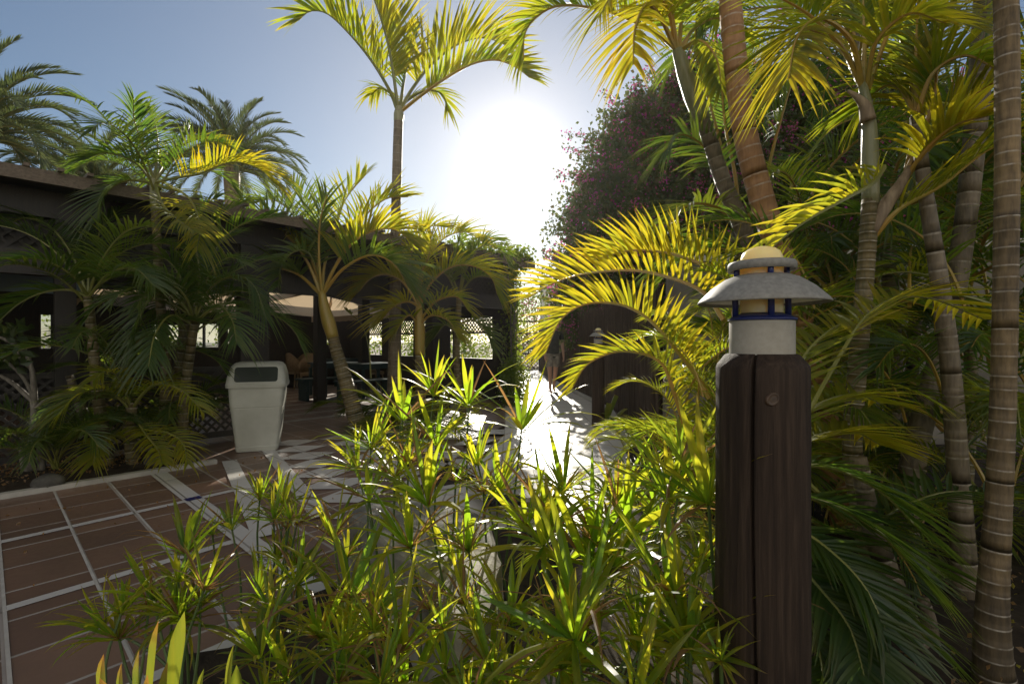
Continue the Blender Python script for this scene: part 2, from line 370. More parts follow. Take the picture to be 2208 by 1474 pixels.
# thin sea haze that the low sun lights up: a closed box round the whole scene
hm = bpy.data.materials.new('sea_haze'); hm.use_nodes = True; ht = hm.node_tree; ht.nodes.clear()
ho = N(ht, 'ShaderNodeOutputMaterial'); hv = N(ht, 'ShaderNodeVolumePrincipled'); hv.inputs['Color'].default_value = (.97, .94, .88, 1); hv.inputs['Density'].default_value = .0005; hv.inputs['Anisotropy'].default_value = .72; lk(ht, hv.outputs[0], ho.inputs['Volume'])
hb = MB(); hb.box((-910, -70, -1.2), (910, 1610, 11.5)); tag(hb.build('haze', hm), 'thin pale sunlit haze in the air', 'haze', None, 'stuff')
# ------------------------------------------------------------------ foliage generators
def leaflet(b, p, d, nrm, L, wd, droop, hue, dry, st=4, fold=.35):
    side = d.cross(nrm).normalized(); up = side.cross(d)
    W = (.55, 1.0, .8, .42, 0) if st == 4 else (.6, 1.0, .55, 0)
    prev = None
    for k in range(st + 1):
        s = k / st; c = p + d * (L * s) + V((0, 0, -1)) * (droop * L * s * s)
        wv = wd * .5 * W[min(k, len(W) - 1)]
        g = dry * (max(0, s - .45) / .55) ** 1.5 if dry <= 1 else 1
        t = (hue + .12 * s, min(1, g), 0)
        if k == st: cur = [b.add(c, t)]
        else: cur = [b.add(c + side * wv + up * wv * fold, t), b.add(c, t), b.add(c - side * wv + up * wv * fold, t)]
        if prev:
            if len(cur) == 3:
                b.face(prev[0], prev[1], cur[1], cur[0]); b.face(prev[1], prev[2], cur[2], cur[1])
            else: b.face(prev[0], prev[1], cur[0]); b.face(prev[1], prev[2], cur[0])
        prev = cur
def frond_mesh(pts, n=36, L=.34, wd=.021, t0=.2, vee=.75, droop=.22, a0=1.15, a1=.35, r0=.011, hue=.35, dry=.3, rd=None, st=4, sideup=None, clump=0.0, skip=.03):
    rd = rd or rng
    Q = spline(pts, 28); lf, sk = MB(), MB()
    hv = Q[-1] - Q[0]; hv.z = 0
    if hv.length < .05: hv = V((rd.uniform(-1, 1), rd.uniform(-1, 1), 0))
    Sd = hv.normalized().cross(V((0, 0, 1))).normalized()
    if sideup: Sd = V(sideup).normalized()
    sk.tube(Q, [r0 * (1 - .88 * k / 27) + .0012 for k in range(28)], 5, cap=True)
    for i in range(n):
        for sg in (-1, 1):
            if rd.random() < skip: continue
            t = t0 + (1 - t0) * ((i + .5 * (sg > 0) * .6 + rd.uniform(-.15, .15)) / n)
            t = max(t0, min(.995, t)); x = t * 27; k = min(26, int(x)); p = Q[k].lerp(Q[k + 1], x - k); T = (Q[k + 1] - Q[k]).normalized()
            s_ = (Sd - T * Sd.dot(T)).normalized(); nr = s_.cross(T)
            q = (t - t0) / (1 - t0); an = a0 + (a1 - a0) * q + rd.uniform(-.08, .08)
            v_ = vee + rd.uniform(-.16, .16) + clump * rd.choice((-1, 0, 1))
            lat = s_ * (sg * math.cos(v_)) + nr * math.sin(v_)
            d = (T * math.cos(an) + lat * math.sin(an)).normalized()
            ln = L * (.45 + .55 * math.sin(math.pi * min(1, .18 + q * .72)) ** .8) * (1 if q < .85 else 1 - (q - .85) * 2.4) * rd.uniform(.86, 1.08)
            nn = (nr * math.cos(v_) - s_ * sg * math.sin(v_))
            leaflet(lf, p, d, nn if abs(nn.dot(d)) < .95 else nr, ln, wd * rd.uniform(.8, 1.1), droop * rd.uniform(.5, 1.6), hue + rd.uniform(-.22, .22), dry * rd.choice((0, .3, 1, 1)), st)
    return lf, sk
def arch(L, e0, e1, pw=1.3, n=9, sway=0):
    p = V((0, 0, 0)); r = [p.copy()]
    for k in range(n):
        t = (k + .5) / n; e = e0 + (e1 - e0) * t ** pw
        p = p + V((math.cos(e), sway * t, math.sin(e))) * (L / n); r.append(p.copy())
    return r
LIB = {}
def lib(kind, k):
    if (kind, k) in LIB: return LIB[kind, k]
    rd = random.Random(hash((len(kind), k)) % 1000 + k * 17)
    if kind == 'areca': a = dict(pts=arch(1.3, R(75 - 6 * k), R(-25 - 14 * k), 1.4, sway=rd.uniform(-.2, .2)), n=32, L=.38, wd=.0195, t0=.24, vee=.6 - .1 * (k % 3), droop=.25, hue=.25 + .12 * (k % 3), dry=.4, skip=.05)
    if kind == 'low': a = dict(pts=arch(1.0, R(62 - 9 * k), R(-30 - 8 * k), 1.2, sway=rd.uniform(-.2, .2)), n=26, L=.36, wd=.018, t0=.22, vee=.35, droop=.3, hue=.35, dry=.5, skip=.06)
    if kind == 'date': a = dict(pts=arch(3.4, R(70 - 10 * k), R(-5 - 22 * k), 1.5, sway=rd.uniform(-.15, .15)), n=62, L=.5, wd=.036, t0=.1, vee=.55, droop=.05, a0=.95, a1=.3, r0=.035, hue=.3, dry=.1, st=3)
    lf, sk = frond_mesh(rd=rd, **a)
    mats = {'areca': (M['areca'], M['stalk_o']), 'low': (M['areca'], M['stalk_g']), 'date': (M['date'], M['stalk_g'])}[kind]
    A = lf.build('frond', mats[0], org=(0, 0, 0)); B = sk.build('leaf_stalk', mats[1], org=(0, 0, 0))
    LIB[kind, k] = (A.data, B.data); bpy.data.objects.remove(A); bpy.data.objects.remove(B); return LIB[kind, k]
VAR = {}
def mesh_with(me, m):                       # the same mesh with another material of its kind
    if (me.name, m.name) not in VAR:
        c = me.copy(); c.materials[0] = m; VAR[me.name, m.name] = c
    return VAR[me.name, m.name]
def lib_frond(parent, kind, k, pos, az, sc=1.0, tilt=0.0, leaf=None, stalk=None, roll=0.0):
    A, B = lib(kind, k)
    if leaf: A = mesh_with(A, leaf)
    if stalk: B = mesh_with(B, stalk)
    o = bpy.data.objects.new('frond', A); COL.objects.link(o); o.parent = parent
    o.location = V(pos) - parent_world(parent)
    o.rotation_euler = (Matrix.Rotation(az, 3, 'Z') @ Matrix.Rotation(-tilt, 3, 'Y') @ Matrix.Rotation(roll, 3, 'X')).to_euler(); o.scale = (sc, sc, sc)
    s_ = bpy.data.objects.new('leaf_stalk', B); COL.objects.link(s_); s_.parent = o
    return o
def hero(parent, pts, leaf=None, stalk=None, **k):
    lf, sk = frond_mesh([at(*p) for p in pts], **k)
    o = lf.build('frond', leaf or M['areca'], parent); s_ = sk.build('leaf_stalk', stalk or M['stalk_o'], o); return o
def trunk(parent, pts, widths, m, ring=.09, name='trunk', rbump=.05, n=14, foot_dark=0, ringw=.006):
    """pts in world, widths = diameters in metres at those points; rings of leaf scars stand proud"""
    ctrl = [V(p) for p in pts]; L = sum((a - b).length for a, b in zip(ctrl, ctrl[1:])); ns = max(3, int(L / ring))
    Q = spline(ctrl, ns * 8 + 1)
    cum = [0]
    for a, b in zip(ctrl, ctrl[1:]): cum.append(cum[-1] + (a - b).length)
    def rad(s):
        s = s * cum[-1]
        for k in range(len(cum) - 1):
            if s <= cum[k + 1] + 1e-6:
                q = (s - cum[k]) / (cum[k + 1] - cum[k]); return .5 * (widths[k] * (1 - q) + widths[k + 1] * q)
        return widths[-1] * .5
    pos = []; 
    for k in range(ns):
        j = rng.uniform(-.2, .2)
        for (f, bu, t) in ((0.02, 0, 0), (.40 + j, .0, 0), (.5 + j - ringw / ring, rbump * .25, .15), (.5 + j, rbump * .6, 1), (.5 + j + ringw / ring, rbump * .25, .15), (.56 + j, 0, 0)):
            pos.append(((k + f) / ns, bu, t))
    pos = [(0, 0, 0)] + pos + [(1, 0, 0)]
    pts2 = []; rads = []; tin = []
    for (s, bu, t) in pos:
        x = s * (len(Q) - 1); k = min(len(Q) - 2, int(x)); pts2.append(Q[k].lerp(Q[k + 1], x - k)); rads.append(rad(s) * (1 + bu + rng.uniform(-.012, .012)))
        dd = max(0, min(1, foot_dark * (1 - s) * 1.6 + .15 * math.sin(s * 23))) if foot_dark else 0; tin.append((t, dd, 0))  # colour darkens towards the foot, with a faint ripple
    b = MB(); b.tube(pts2, rads, n, tints=tin); return b.build(name, m, parent, True)
def shaft(parent, pts, widths, m, name='crownshaft'):
    Q = spline(pts, 12); b = MB(); nW = len(widths)
    r = []
    for k in range(12):
        x = k / 11 * (nW - 1); i = min(nW - 2, int(x)); r.append(.5 * (widths[i] + (widths[i + 1] - widths[i]) * (x - i)))
    b.tube(Q, r, 14); return b.build(name, m, parent, True)
def pw(px, Y): return px / F * Y         # photo pixels to metres at a depth
# ------------------------------------------------------------------ pavilion (restaurant terrace building)
def lattice(b, o, ax, ay, wd, ht, step=.09, sw=.022, th=.008, nrm=None):
    """diagonal slats clipped to a wd x ht panel at o; ax, ay unit axes"""
    nrm = nrm or ax.cross(ay)
    for sg, dz in ((1, 0), (-1, th + .001)):
        k = -ht
        while k < wd + ht:
            # line x = k + y (sg=1) or x = k + ht - y
            pts = []
            for y in (0, ht):
                x = k + y if sg == 1 else k + (ht - y); pts.append((x, y))
            (x0, y0), (x1, y1) = pts
            t0, t1 = 0, 1
            dx = x1 - x0
            if abs(dx) > 1e-9:
                ta, tb_ = (0 - x0) / dx, (wd - x0) / dx
                if ta > tb_: ta, tb_ = tb_, ta
                t0, t1 = max(0, ta), min(1, tb_)
            if t1 - t0 > .03:
                A = o + ax * (x0 + dx * t0) + ay * (y0 + (y1 - y0) * t0) + nrm * dz
                B = o + ax * (x0 + dx * t1) + ay * (y0 + (y1 - y0) * t1) + nrm * dz
                d = (B - A).normalized(); s = nrm.cross(d).normalized() * sw / 2; e = nrm * th
                i = [b.add(p) for p in (A - s, A + s, B + s, B - s, A - s + e, A + s + e, B + s + e, B - s + e)]
                for q in ((0, 1, 2, 3), (7, 6, 5, 4), (0, 4, 5, 1), (1, 5, 6, 2), (2, 6, 7, 3), (3, 7, 4, 0)): b.face(*[i[z] for z in q])
            k += step * 1.414
UP = V((0, 0, 1))
pav = thing('pavilion', P(2.3, 6.6), 'long dark timber restaurant pavilion with lattice friezes and an open front', 'building')
def bld(b, name, m, par=None, smooth=False): return b.build(name, m, par or pav, smooth)
def pbar(n0, u0, z0, n1, u1, z1, wx, wz): b = MB(); b.bar(P(n0, u0, z0), P(n1, u1, z1), wx, wz); return b
FU = 6.62
# roof: slab with eave, fascia and battens lying on it
rb = MB(); Mr = Matrix((EN, EU, UP)).transposed().to_4x4()
for n0, n1, u1 in ((-7, 2.3, 13.4), (2.302, 7.35, 9.6)):
    i = [rb.add(P(n, u, 2.75 - dz + (u - 6.2) * .058)) for dz in (0, .07) for n, u in ((n0, 6.2), (n1, 6.2), (n1, u1), (n0, u1))]
    for q in ((0, 1, 2, 3), (7, 6, 5, 4), (0, 4, 5, 1), (1, 5, 6, 2), (2, 6, 7, 3), (3, 7, 4, 0)): rb.face(*[i[z] for z in q])
roof = bld(rb, 'roof', M['darkwood'])
fa = MB(); fa.bar(P(-7, 6.17, 2.715), P(7.38, 6.17, 2.715), .05, .12); bld(fa, 'fascia', M['wood'], roof)
ba = MB()
for k in range(62):
    n = -6.5 + k * .225 + rng.uniform(-.03, .03); ba.bar(P(n, 6.10 + rng.uniform(-.06, .03), 2.79), P(n + rng.uniform(-.04, .06), 7.3, 2.87), .045, .03)
bld(ba, 'roof_batten', M['wood'], roof)
ea = MB()
for k in range(9): ea.bar(P(7.30, 6.5 + k * .42, 2.80 + k * .024), P(7.62 + rng.uniform(-.06, .06), 6.5 + k * .42, 2.77 + k * .024), .06, .05)
bld(ea, 'rafter_end', M['wood'], roof)
# front: beam, frieze, posts, low screens
bld(pbar(-7, FU, 2.55, 7.2, FU, 2.55, .12, .26), 'beam', M['darkwood'])
bld(pbar(-7, FU, 1.97, 7.2, FU, 1.97, .14, .24), 'beam', M['darkwood'])
lt = MB(); lattice(lt, P(-6.9, FU + .02, 2.095), EN, UP, 14.0, .32, .085, .03, .01, EU); bld(lt, 'lattice_frieze', M['darkwood']); bld(pbar(-6.95, FU + .075, 2.25, 7.05, FU + .075, 2.25, .02, .34), 'frieze_sky_block', M['darkwood'])  # board added behind the lattice to block the bright sky
def post(n, u, wn, wu=None, z1=2.67, name='post'):
    b = MB(); wu = wu or wn; o = P(n, u); Mx = Matrix((EN, EU, UP)).transposed().to_4x4(); Mx.translation = o
    b.box((-wn / 2, -wu / 2, 0), (wn / 2, wu / 2, z1), Mx); return bld(b, name, M['darkwood'])
post(2.33, FU + .03, .34, .16); post(-1.1, FU + .03, .16); post(.55, FU + .03, .16); post(-2.8, FU + .03, .16); post(7.1, FU + .03, .22); post(5.35, FU + .04, .40, .2)
post(4.40, 9.1, .18, z1=2.86); post(5.7, 9.7, .18, z1=2.86)
post(2.33, 9.7, .18, z1=2.86); post(-.5, 9.7, .18, z1=2.86)
bld(pbar(-5, 9.1, 2.35, 7.2, 9.1, 2.35, .12, .2), 'beam', M['darkwood'])
bld(pbar(4.4, FU, 2.25, 4.4, 13, 2.25, .1, .16), 'beam', M['darkwood']); bld(pbar(2.33, FU, 2.25, 2.33, 13, 2.25, .1, .16), 'beam', M['darkwood'])
for (n0, n1) in ((-2.72, -1.18), (-1.02, .47), (.63, 2.16)):
    ls = MB(); lattice(ls, P(n0, FU, .12), EN, UP, n1 - n0, .72, .07, .028, .008, EU)
    ls.bar(P(n0, FU, .08), P(n1, FU, .08), .05, .07); ls.bar(P(n0, FU, .87), P(n1, FU, .87), .06, .06); bld(ls, 'lattice_screen', M['darkwood'])
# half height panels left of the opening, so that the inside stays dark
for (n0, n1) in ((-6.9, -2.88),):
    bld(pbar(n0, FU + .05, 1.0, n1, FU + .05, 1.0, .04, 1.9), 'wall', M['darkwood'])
# back wall with windows, side wall on the path with lattice openings
def wallgrid(b, o, ax, Ln, Ht, holes, th=.08):
    """wall of Ln x Ht from o along ax with rectangular holes (x0,x1,z0,z1)"""
    xs = sorted({0, Ln, *[h[0] for h in holes], *[h[1] for h in holes]}); zs = sorted({0, Ht, *[h[2] for h in holes], *[h[3] for h in holes]})
    nr = ax.cross(UP)
    Mx = Matrix((ax, nr, UP)).transposed().to_4x4(); Mx.translation = o
    for x0, x1 in zip(xs, xs[1:]):
        run = None
        for z0, z1 in list(zip(zs, zs[1:])) + [(None, None)]:
            hole = z0 is None or any(h[0] - 1e-6 <= x0 and x1 <= h[1] + 1e-6 and h[2] - 1e-6 <= z0 and z1 <= h[3] + 1e-6 for h in holes)
            if hole:
                if run: b.box((x0, 0, run[0]), (x1, th, run[1]), Mx); run = None
            else: run = (run[0] if run else z0, z1)
def window(par, o, ax, wd, ht, bars=1):
    f = MB(); nr = ax.cross(UP)
    f.bar(o, o + ax * wd, .06, .05); f.bar(o + UP * ht, o + ax * wd + UP * ht, .06, .05)
    for k in range(bars + 2): x = wd * k / (bars + 1); f.bar(o + ax * x + UP * .026, o + ax * x + UP * (ht - .026), .045, .05)
    w_ = f.build('window', M['darkwood'], par); g = MB(); g.quad(o + nr * .01, o + ax * wd + nr * .01, o + ax * wd + UP * ht + nr * .01, o + UP * ht + nr * .01)
    g.build('pane', M['glass'], w_)
wh = [(2.6, 3.3, 1.05, 1.6), (6.5, 6.9, 1.05, 1.75), (8.3, 8.8, 1.1, 1.6), (8.95, 9.6, 1.05, 1.65), (9.75, 10.1, 1.1, 1.6), (12.0, 12.5, 1.1, 1.7)]
bw = MB(); wallgrid(bw, P(-5.8, 13.0), EN, 13.0, 3.02, wh); bwo = bld(bw, 'wall', M['darkwood'])
for h in wh: window(bwo, P(-5.8 + h[0], 12.98, h[2]), EN, h[1] - h[0], h[3] - h[2], 1)
sw_h = [(.35, 1.5, .85, 1.72), (1.62, 2.9, .85, 1.72), (3.1, 4.2, .85, 1.72), (4.5, 5.6, .85, 1.72)]
sw_ = MB(); wallgrid(sw_, P(7.14, 6.75), EU, 6.2, 2.68, sw_h); swo = bld(sw_, 'wall', M['darkwood'])
for h in sw_h:
    l2 = MB(); lattice(l2, P(7.15, 6.75 + h[0], 1.42), EU, UP, h[1] - h[0], .3, .07, .024, .008, EN); l2.bar(P(7.16, 6.75 + h[0], 1.4), P(7.16, 6.75 + h[1], 1.4), .05, .04); bld(l2, 'lattice_panel', M['darkwood'], swo)
lw = MB(); wallgrid(lw, P(-5.8, 6.8), EU, 6.2, 2.68, [(1.0, 5, .9, 2)]); bld(lw, 'wall', M['darkwood'])
# glass wind screen in front of the left hand wall
gs_ = thing('glass_screen', at(45, 700, 5.6), 'pale blue glass wind screen between dark posts at the far left of the pavilion', 'glass screen')
b = MB(); o_ = at(-40, 625, 5.9); Mx = Matrix((EN, EU, UP)).transposed().to_4x4(); Mx.translation = o_
b.box((0, 0, 0), (.95, .012, .27), Mx); mgl, tgl, bgl = mat('frosted_glass'); bgl.inputs['Base Color'].default_value = (.42, .52, .58, 1); bgl.inputs['Roughness'].default_value = .15; bgl.inputs['Transmission Weight'].default_value = .35
b.build('glass_pane', mgl, gs_); b = MB(); b.box((-.03, -.01, -.04), (.98, .024, -.002), Mx); b.box((.952, -.01, -1.5), (.99, .024, .30), Mx); b.build('frame', M['darkwood'], gs_)
# beige awnings hung inside
def awning(name, px, lab):
    b = MB(); t = [at(*p) for p in px]; c = sum(t, V((0, 0, 0))) / len(t)
    n = 8; top = []
    A, B, C, D = t
    for i in range(n + 1):
        row = []
        for j in range(n + 1):
            s, q = i / n, j / n; p = A.lerp(B, s).lerp(D.lerp(C, s), q); p.z -= .07 * math.sin(math.pi * s) * math.sin(math.pi * q); row.append(b.add(p))
        top.append(row)
    for i in range(n):
        for j in range(n): b.face(top[i][j], top[i + 1][j], top[i + 1][j + 1], top[i][j + 1])
    o = thing(name, c, lab, 'awning', 'beige awnings under the pavilion roof'); b.build('canvas', M['canvas'], o, True)
    v = MB()
    for (p, q) in ((D, C), (C, B), (D, A)):
        pr = None
        for k in range(17):
            x = p.lerp(q, k / 16); z = .14 + .012 * (k % 2); cur = (v.add(x + V((0, 0, .005))), v.add(x - V((0, 0, z))))
            if pr: v.face(pr[0], cur[0], cur[1], pr[1])
            pr = cur
    v.build('valance', M['canvas'], o)
awning('awning', [(560, 625, 9.6), (712, 640, 10.2), (700, 684, 13.2), (540, 676, 13.0)], 'wide beige awning between the two slim dark posts of the pavilion opening')
awning('awning', [(716, 642, 10.2), (842, 672, 11.0), (800, 676, 13.4), (702, 684, 13.25)], 'beige awning corner right of the slim dark post, behind the leaning young palm')
awning('awning', [(180, 622, 8.0), (500, 634, 8.6), (520, 676, 11.6), (150, 664, 11)], 'long beige awning seen through the dark palms on the left')
# furniture under the roof
def chair(loc, rz, lab):
    t = thing('wicker_chair', (0, 0, 0), lab, 'chair', 'wicker chairs in the pavilion')
    b = MB(); b.box((-.26, -.25, .38), (.26, .25, .45)); b.build('seat', M['wicker'], t)
    b = MB(); pr = None
    for k in range(13):
        a = math.pi * (k / 12); x, y = .29 * math.cos(a), -.02 + .27 * math.sin(a); hh = .66 + .26 * math.sin(a) ** 2
        c = [b.add((x, y, .44)), b.add((x * 1.06, y * 1.08, hh)), b.add((x * .92, y * .9, hh)), b.add((x * .9, y * .88, .44))]
        if pr:
            for q in range(4): b.face(pr[q], c[q], c[(q + 1) % 4], pr[(q + 1) % 4])
        else: b.face(*c)
        pr = c
    b.face(*pr[::-1]); b.build('backrest', M['wicker'], t, True)
    for sx in (-1, 1):
        for sy in (-1, 1): b = MB(); b.tube([(sx * .23, sy * .21, .38), (sx * .26, sy * .25, 0)], [.022, .018], 8); b.build('leg', M['wicker'], t)
    t.location = loc; t.rotation_euler.z = rz; return t
def table(loc, rz, lab):
    t = thing('dining_table', (0, 0, 0), lab, 'table', 'dark teal tables in the pavilion')
    b = MB(); b.box((-.45, -.4, .70), (.45, .4, .735)); b.build('tabletop', M['teal'], t)
    b = MB(); b.box((-.40, -.35, .62), (.40, .35, .698)); b.build('apron', M['teal'], t)
    for sx in (-1, 1):
        for sy in (-1, 1): b = MB(); b.box((sx * .40 - .03, sy * .35 - .03, 0), (sx * .40 + .03, sy * .35 + .03, .619)); b.build('leg', M['teal'], t)
    t.location = loc; t.rotation_euler.z = rz; return t
def bench(loc, rz, lab):
    t = thing('bench', (0, 0, 0), lab, 'bench', 'low dark teal benches in the pavilion')
    b = MB()
    for k in range(3): b.box((-.6, -.2 + k * .14, .42), (.6, -.075 + k * .14, .45))
    b.build('seat', M['teal'], t)
    for sx in (-1, 1): b = MB(); b.box((sx * .5 - .03, -.18, 0), (sx * .5 + .03, .18, .419)); b.build('leg', M['teal'], t)
    t.location = loc; t.rotation_euler.z = rz; return t
def onfloor(x, Y): v = at(x, 737, Y); v.z = .004; return v
c0 = chair(onfloor(640, 12.6), 2.6, 'wicker chair nearest the left edge of the pavilion opening')
for (x, Y, rz, lab) in ((662, 13.0, 3.6, 'second wicker chair, between the first and the slim dark post'), (618, 13.6, 3.0, 'wicker chair close behind the bin lid'), (672, 11.9, .4, 'wicker chair with its back turned, touching the slim post in view'), (800, 12.4, 2.2, 'wicker chair between the slim posts right of the leaning palm stem')):
    c = copy_tree(c0); c.location = onfloor(x, Y); c.rotation_euler.z = rz; c['label'] = lab
t0_ = table(onfloor(722, 11.0), GA, 'dark teal table just right of the slim post, behind the leaning palm')
for (x, Y, lab) in ((800, 10.6, 'dark teal table between the second slim post and the tall palm trunk'), (640, 14.2, 'dark teal table behind the wicker chairs at the back'), (740, 13.6, 'dark teal table standing farthest back under the windows')):
    c = copy_tree(t0_); c.location = onfloor(x, Y); c['label'] = lab
b0 = bench(onfloor(706, 10.2), GA, 'dark teal bench close beside the slim post'); c = copy_tree(b0); c.location = onfloor(790, 9.6); c['label'] = 'dark teal bench in front of the table by the tall palm trunk'

# ------------------------------------------------------------------ litter bin
bx = gp(540, 974); bx.z = .006; bx.y += .18
binr = thing('litter_bin', bx, 'cream plastic litter bin with a dark swing flap, standing on the tiles', 'litter bin'); binr.rotation_euler.z = R(21)
def rrect(hx, hy, r, n=5):
    p = []
    for (cx, cy, a0) in ((hx - r, hy - r, 0), (-hx + r, hy - r, 90), (-hx + r, -hy + r, 180), (hx - r, -hy + r, 270)):
        for k in range(n + 1): a = R(a0 + 90 * k / n); p.append((cx + r * math.cos(a), cy + r * math.sin(a)))
    return p
def loft(b, secs, m=0, cap0=True, cap1=True):
    rings = []
    for (pts, z, dy, zf) in secs: rings.append([b.add((x, y + dy, z + (zf(x, y) if zf else 0))) for (x, y) in pts])
    n = len(rings[0])
    for p, q in zip(rings, rings[1:]):
        for k in range(n): b.face(p[k], p[(k + 1) % n], q[(k + 1) % n], q[k], m=m)
    if cap0: b.face(*rings[0][::-1], m=m)
    if cap1: b.face(*rings[-1], m=m)
def mk(b, name, m, par, smooth=False):
    me_o = b.build(name, m, None, smooth); me_o.parent = par; return me_o
b = MB(); loft(b, [(rrect(.205, .18, .03), 0, 0, None), (rrect(.212, .185, .035), .02, 0, None), (rrect(.216, .19, .04), .05, 0, None), (rrect(.212, .187, .04), .055, 0, None), (rrect(.258, .225, .045), .475, 0, None), (rrect(.256, .223, .045), .48, 0, None), (rrect(.262, .228, .045), .487, 0, None), (rrect(.275, .24, .05), .715, 0, None)])
mk(b, 'body', M['plastic'], binr)
b = MB(); loft(b, [(rrect(.295, .26, .05), .70, 0, None), (rrect(.300, .265, .05), .735, 0, None), (rrect(.296, .262, .05), .742, 0, None), (rrect(.294, .258, .05), .752, 0, None), (rrect(.285, .235, .06), .84, .018, None), (rrect(.262, .205, .07), .925, .04, None), (rrect(.235, .175, .07), .958, .055, None), (rrect(.20, .14, .07), .970, .06, None)])
lid = mk(b, 'lid', M['plastic'], binr)
def plate(hx, z0, z1, out_, th, r, m, name):     # rounded plate on the lid's sloping front
    b = MB(); pf = [b.add((x, -.2, 0)) for x in ()]
    zc, hz = (z0 + z1) / 2, (z1 - z0) / 2; pr = rrect(hx, hz, r)
    fy = lambda z: -.258 + (z - .752) * .50
    A = [b.add((x, fy(zc + y) - out_, zc + y)) for x, y in pr]; B = [b.add((x, fy(zc + y) - out_ + th, zc + y)) for x, y in pr]
    b.face(*A)
    for k in range(len(pr)): b.face(A[k], B[k], B[(k + 1) % len(pr)], A[(k + 1) % len(pr)])
    return mk(b, name, m, lid)
plate(.212, .763, .922, .004, .05, .03, M['flap'], 'flap')
b = MB(); pr1, pr2 = rrect(.226, .093, .034), rrect(.211, .079, .029); fy = lambda z: -.258 + (z - .752) * .50
A = [b.add((x, fy(.842 + y) - .013, .842 + y)) for x, y in pr2]; B = [b.add((x, fy(.842 + y) - .011, .842 + y)) for x, y in pr1]; C = [b.add((x, fy(.842 + y) + .05, .842 + y)) for x, y in pr1]; D = [b.add((x, fy(.842 + y) + .02, .842 + y)) for x, y in pr2]
for k in range(len(A)):
    j = (k + 1) % len(A); b.face(A[k], A[j], B[j], B[k]); b.face(B[k], B[j], C[j], C[k]); b.face(D[k], D[j], A[j], A[k])
mk(b, 'flap_frame', M['plastic'], lid)

# ------------------------------------------------------------------ bollard lamps
def lamp(loc, lab):
    t = thing('bollard_lamp', (0, 0, 0), lab, 'bollard lamp', 'log bollard lamps'); b = MB()
    pxm = 1 / F
    zb = lambda y: H - (y - 737) * pxm
    rb_ = .0875; zt = zb(762)
    def wob(a, z, r):
        d = ((a - 4.10 - .05 * math.sin(z * 5)) + math.pi) % 6.28318 - math.pi
        cr = .26 * max(0, 1 - abs(d) / .045); d2 = ((a - 5.35) + math.pi) % 6.28318 - math.pi; c2 = 0
        return 1 + .010 * math.sin(a * 3 + 1) + .004 * math.sin(a * 7 + z * 4) - cr - c2
    prof = [(rb_ * 1.04, -.1)] + [(rb_ * (1.035 - .035 * k / 24) + rng.uniform(-.0006, .0006), .05 * k) for k in range(1, 23)] + [(rb_, zt - .03), (rb_ * .97, zt - .022), (rb_ * .80, zt - .003), (rb_ * .74, zt), (0, zt + .001)]
    b.lathe(prof, n=280, fn=wob); po = mk(b, 'post', M['post'], t, True)
    b = MB()
    for k in range(3):                           # the knot: rings set on the bark
        pass
    Mx = Matrix.Translation(V((-.0225, -.0845, zb(850)))) @ Matrix.Rotation(R(90), 4, 'X')
    for rr, zz in ((.0125, .000), (.0095, .004), (.006, .003), (.002, .0035)): pass
    prof = [(.0135, -.003), (.0125, .0015), (.0102, .0032), (.0088, .0018), (.0055, .0022), (0, .0024)]
    kb_ = MB(); kb_.lathe(prof, n=20, fn=lambda a, z, r: 1 + .12 * math.sin(a * 2)); kb_.v = [tuple(Mx @ V(p)) for p in kb_.v]; mk(kb_, 'knot', simple('knot_wood', (.02, .011, .006), (.085, .045, .02), 60, .5, .2), po, True)
    r0 = 64 * pxm
    b = MB(); b.lathe([(r0 * 1.0, zt - .002), (r0, zb(694)), (r0 * .98, zb(691)), (0, zb(691))], n=64); mk(b, 'collar', M['lampcream'], t, True)
    b = MB(); b.lathe([(r0 * .98, zb(691.5)), (r0 * 1.05, zb(691)), (r0 * 1.06, zb(687)), (r0 * .85, zb(681)), (r0 * .66, zb(676)), (0, zb(676))], n=64); mk(b, 'flange', M['lampblue'], t, True)
    b = MB(); b.lathe([(42 * pxm, zb(675)), (42 * pxm, zb(566)), (41 * pxm, zb(555)), (36 * pxm, zb(544)), (27 * pxm, zb(537)), (14 * pxm, zb(533)), (0, zb(532))], n=48); mk(b, 'glass_diffuser', M['opal'], t, True)
    b = MB(); rx = 129 * pxm
    b.lathe([(rx, zb(651)), (rx * 1.0, zb(654)), (rx * .985, zb(655)), (rx * .93, zb(647)), (rx * .74, zb(626)), (rx * .52, zb(608)), (rx * .38, zb(600)), (rx * .38, zb(595)), (rx * .42, zb(594.5)), (rx * .57, zb(602)), (rx * .78, zb(621)), (rx * .95, zb(643))], n=72, close=True); sh = mk(b, 'lamp_shade', M['lampgrey'], t, True)
    b = MB(); b.lathe([(rx * .92, zb(648)), (rx * .74, zb(628)), (rx * .52, zb(610)), (rx * .39, zb(602.5))], n=72); mk(b, 'shade_lining', M['white_in'], sh, True)
    b = MB(); r2 = 67 * pxm; b.lathe([(r2, zb(584)), (r2 * 1.0, zb(570)), (r2 * .96, zb(566)), (r2 * .68, zb(563)), (r2 * .66, zb(566)), (r2 * .88, zb(571)), (r2 * .9, zb(584))], n=64, close=True); mk(b, 'top_ring', M['lampgrey'], t, True)
    for k in range(4):
        a = R(262 + 90 * k + 0); ca, sa = math.cos(a), math.sin(a)
        b = MB(); b.tube([(r0 * .84 * ca, r0 * .84 * sa, zb(684)), (r0 * .84 * ca, r0 * .84 * sa, zb(609))], 6.5 * pxm, 12); mk(b, 'strut', M['lampblue'], t, True)
        b = MB(); b.tube([(r0 * .80 * ca, r0 * .80 * sa, zb(603)), (r0 * .80 * ca, r0 * .80 * sa, zb(571))], 6 * pxm, 12); mk(b, 'ring_strut', M['lampblue'], t, True)
    t.location = loc; return t
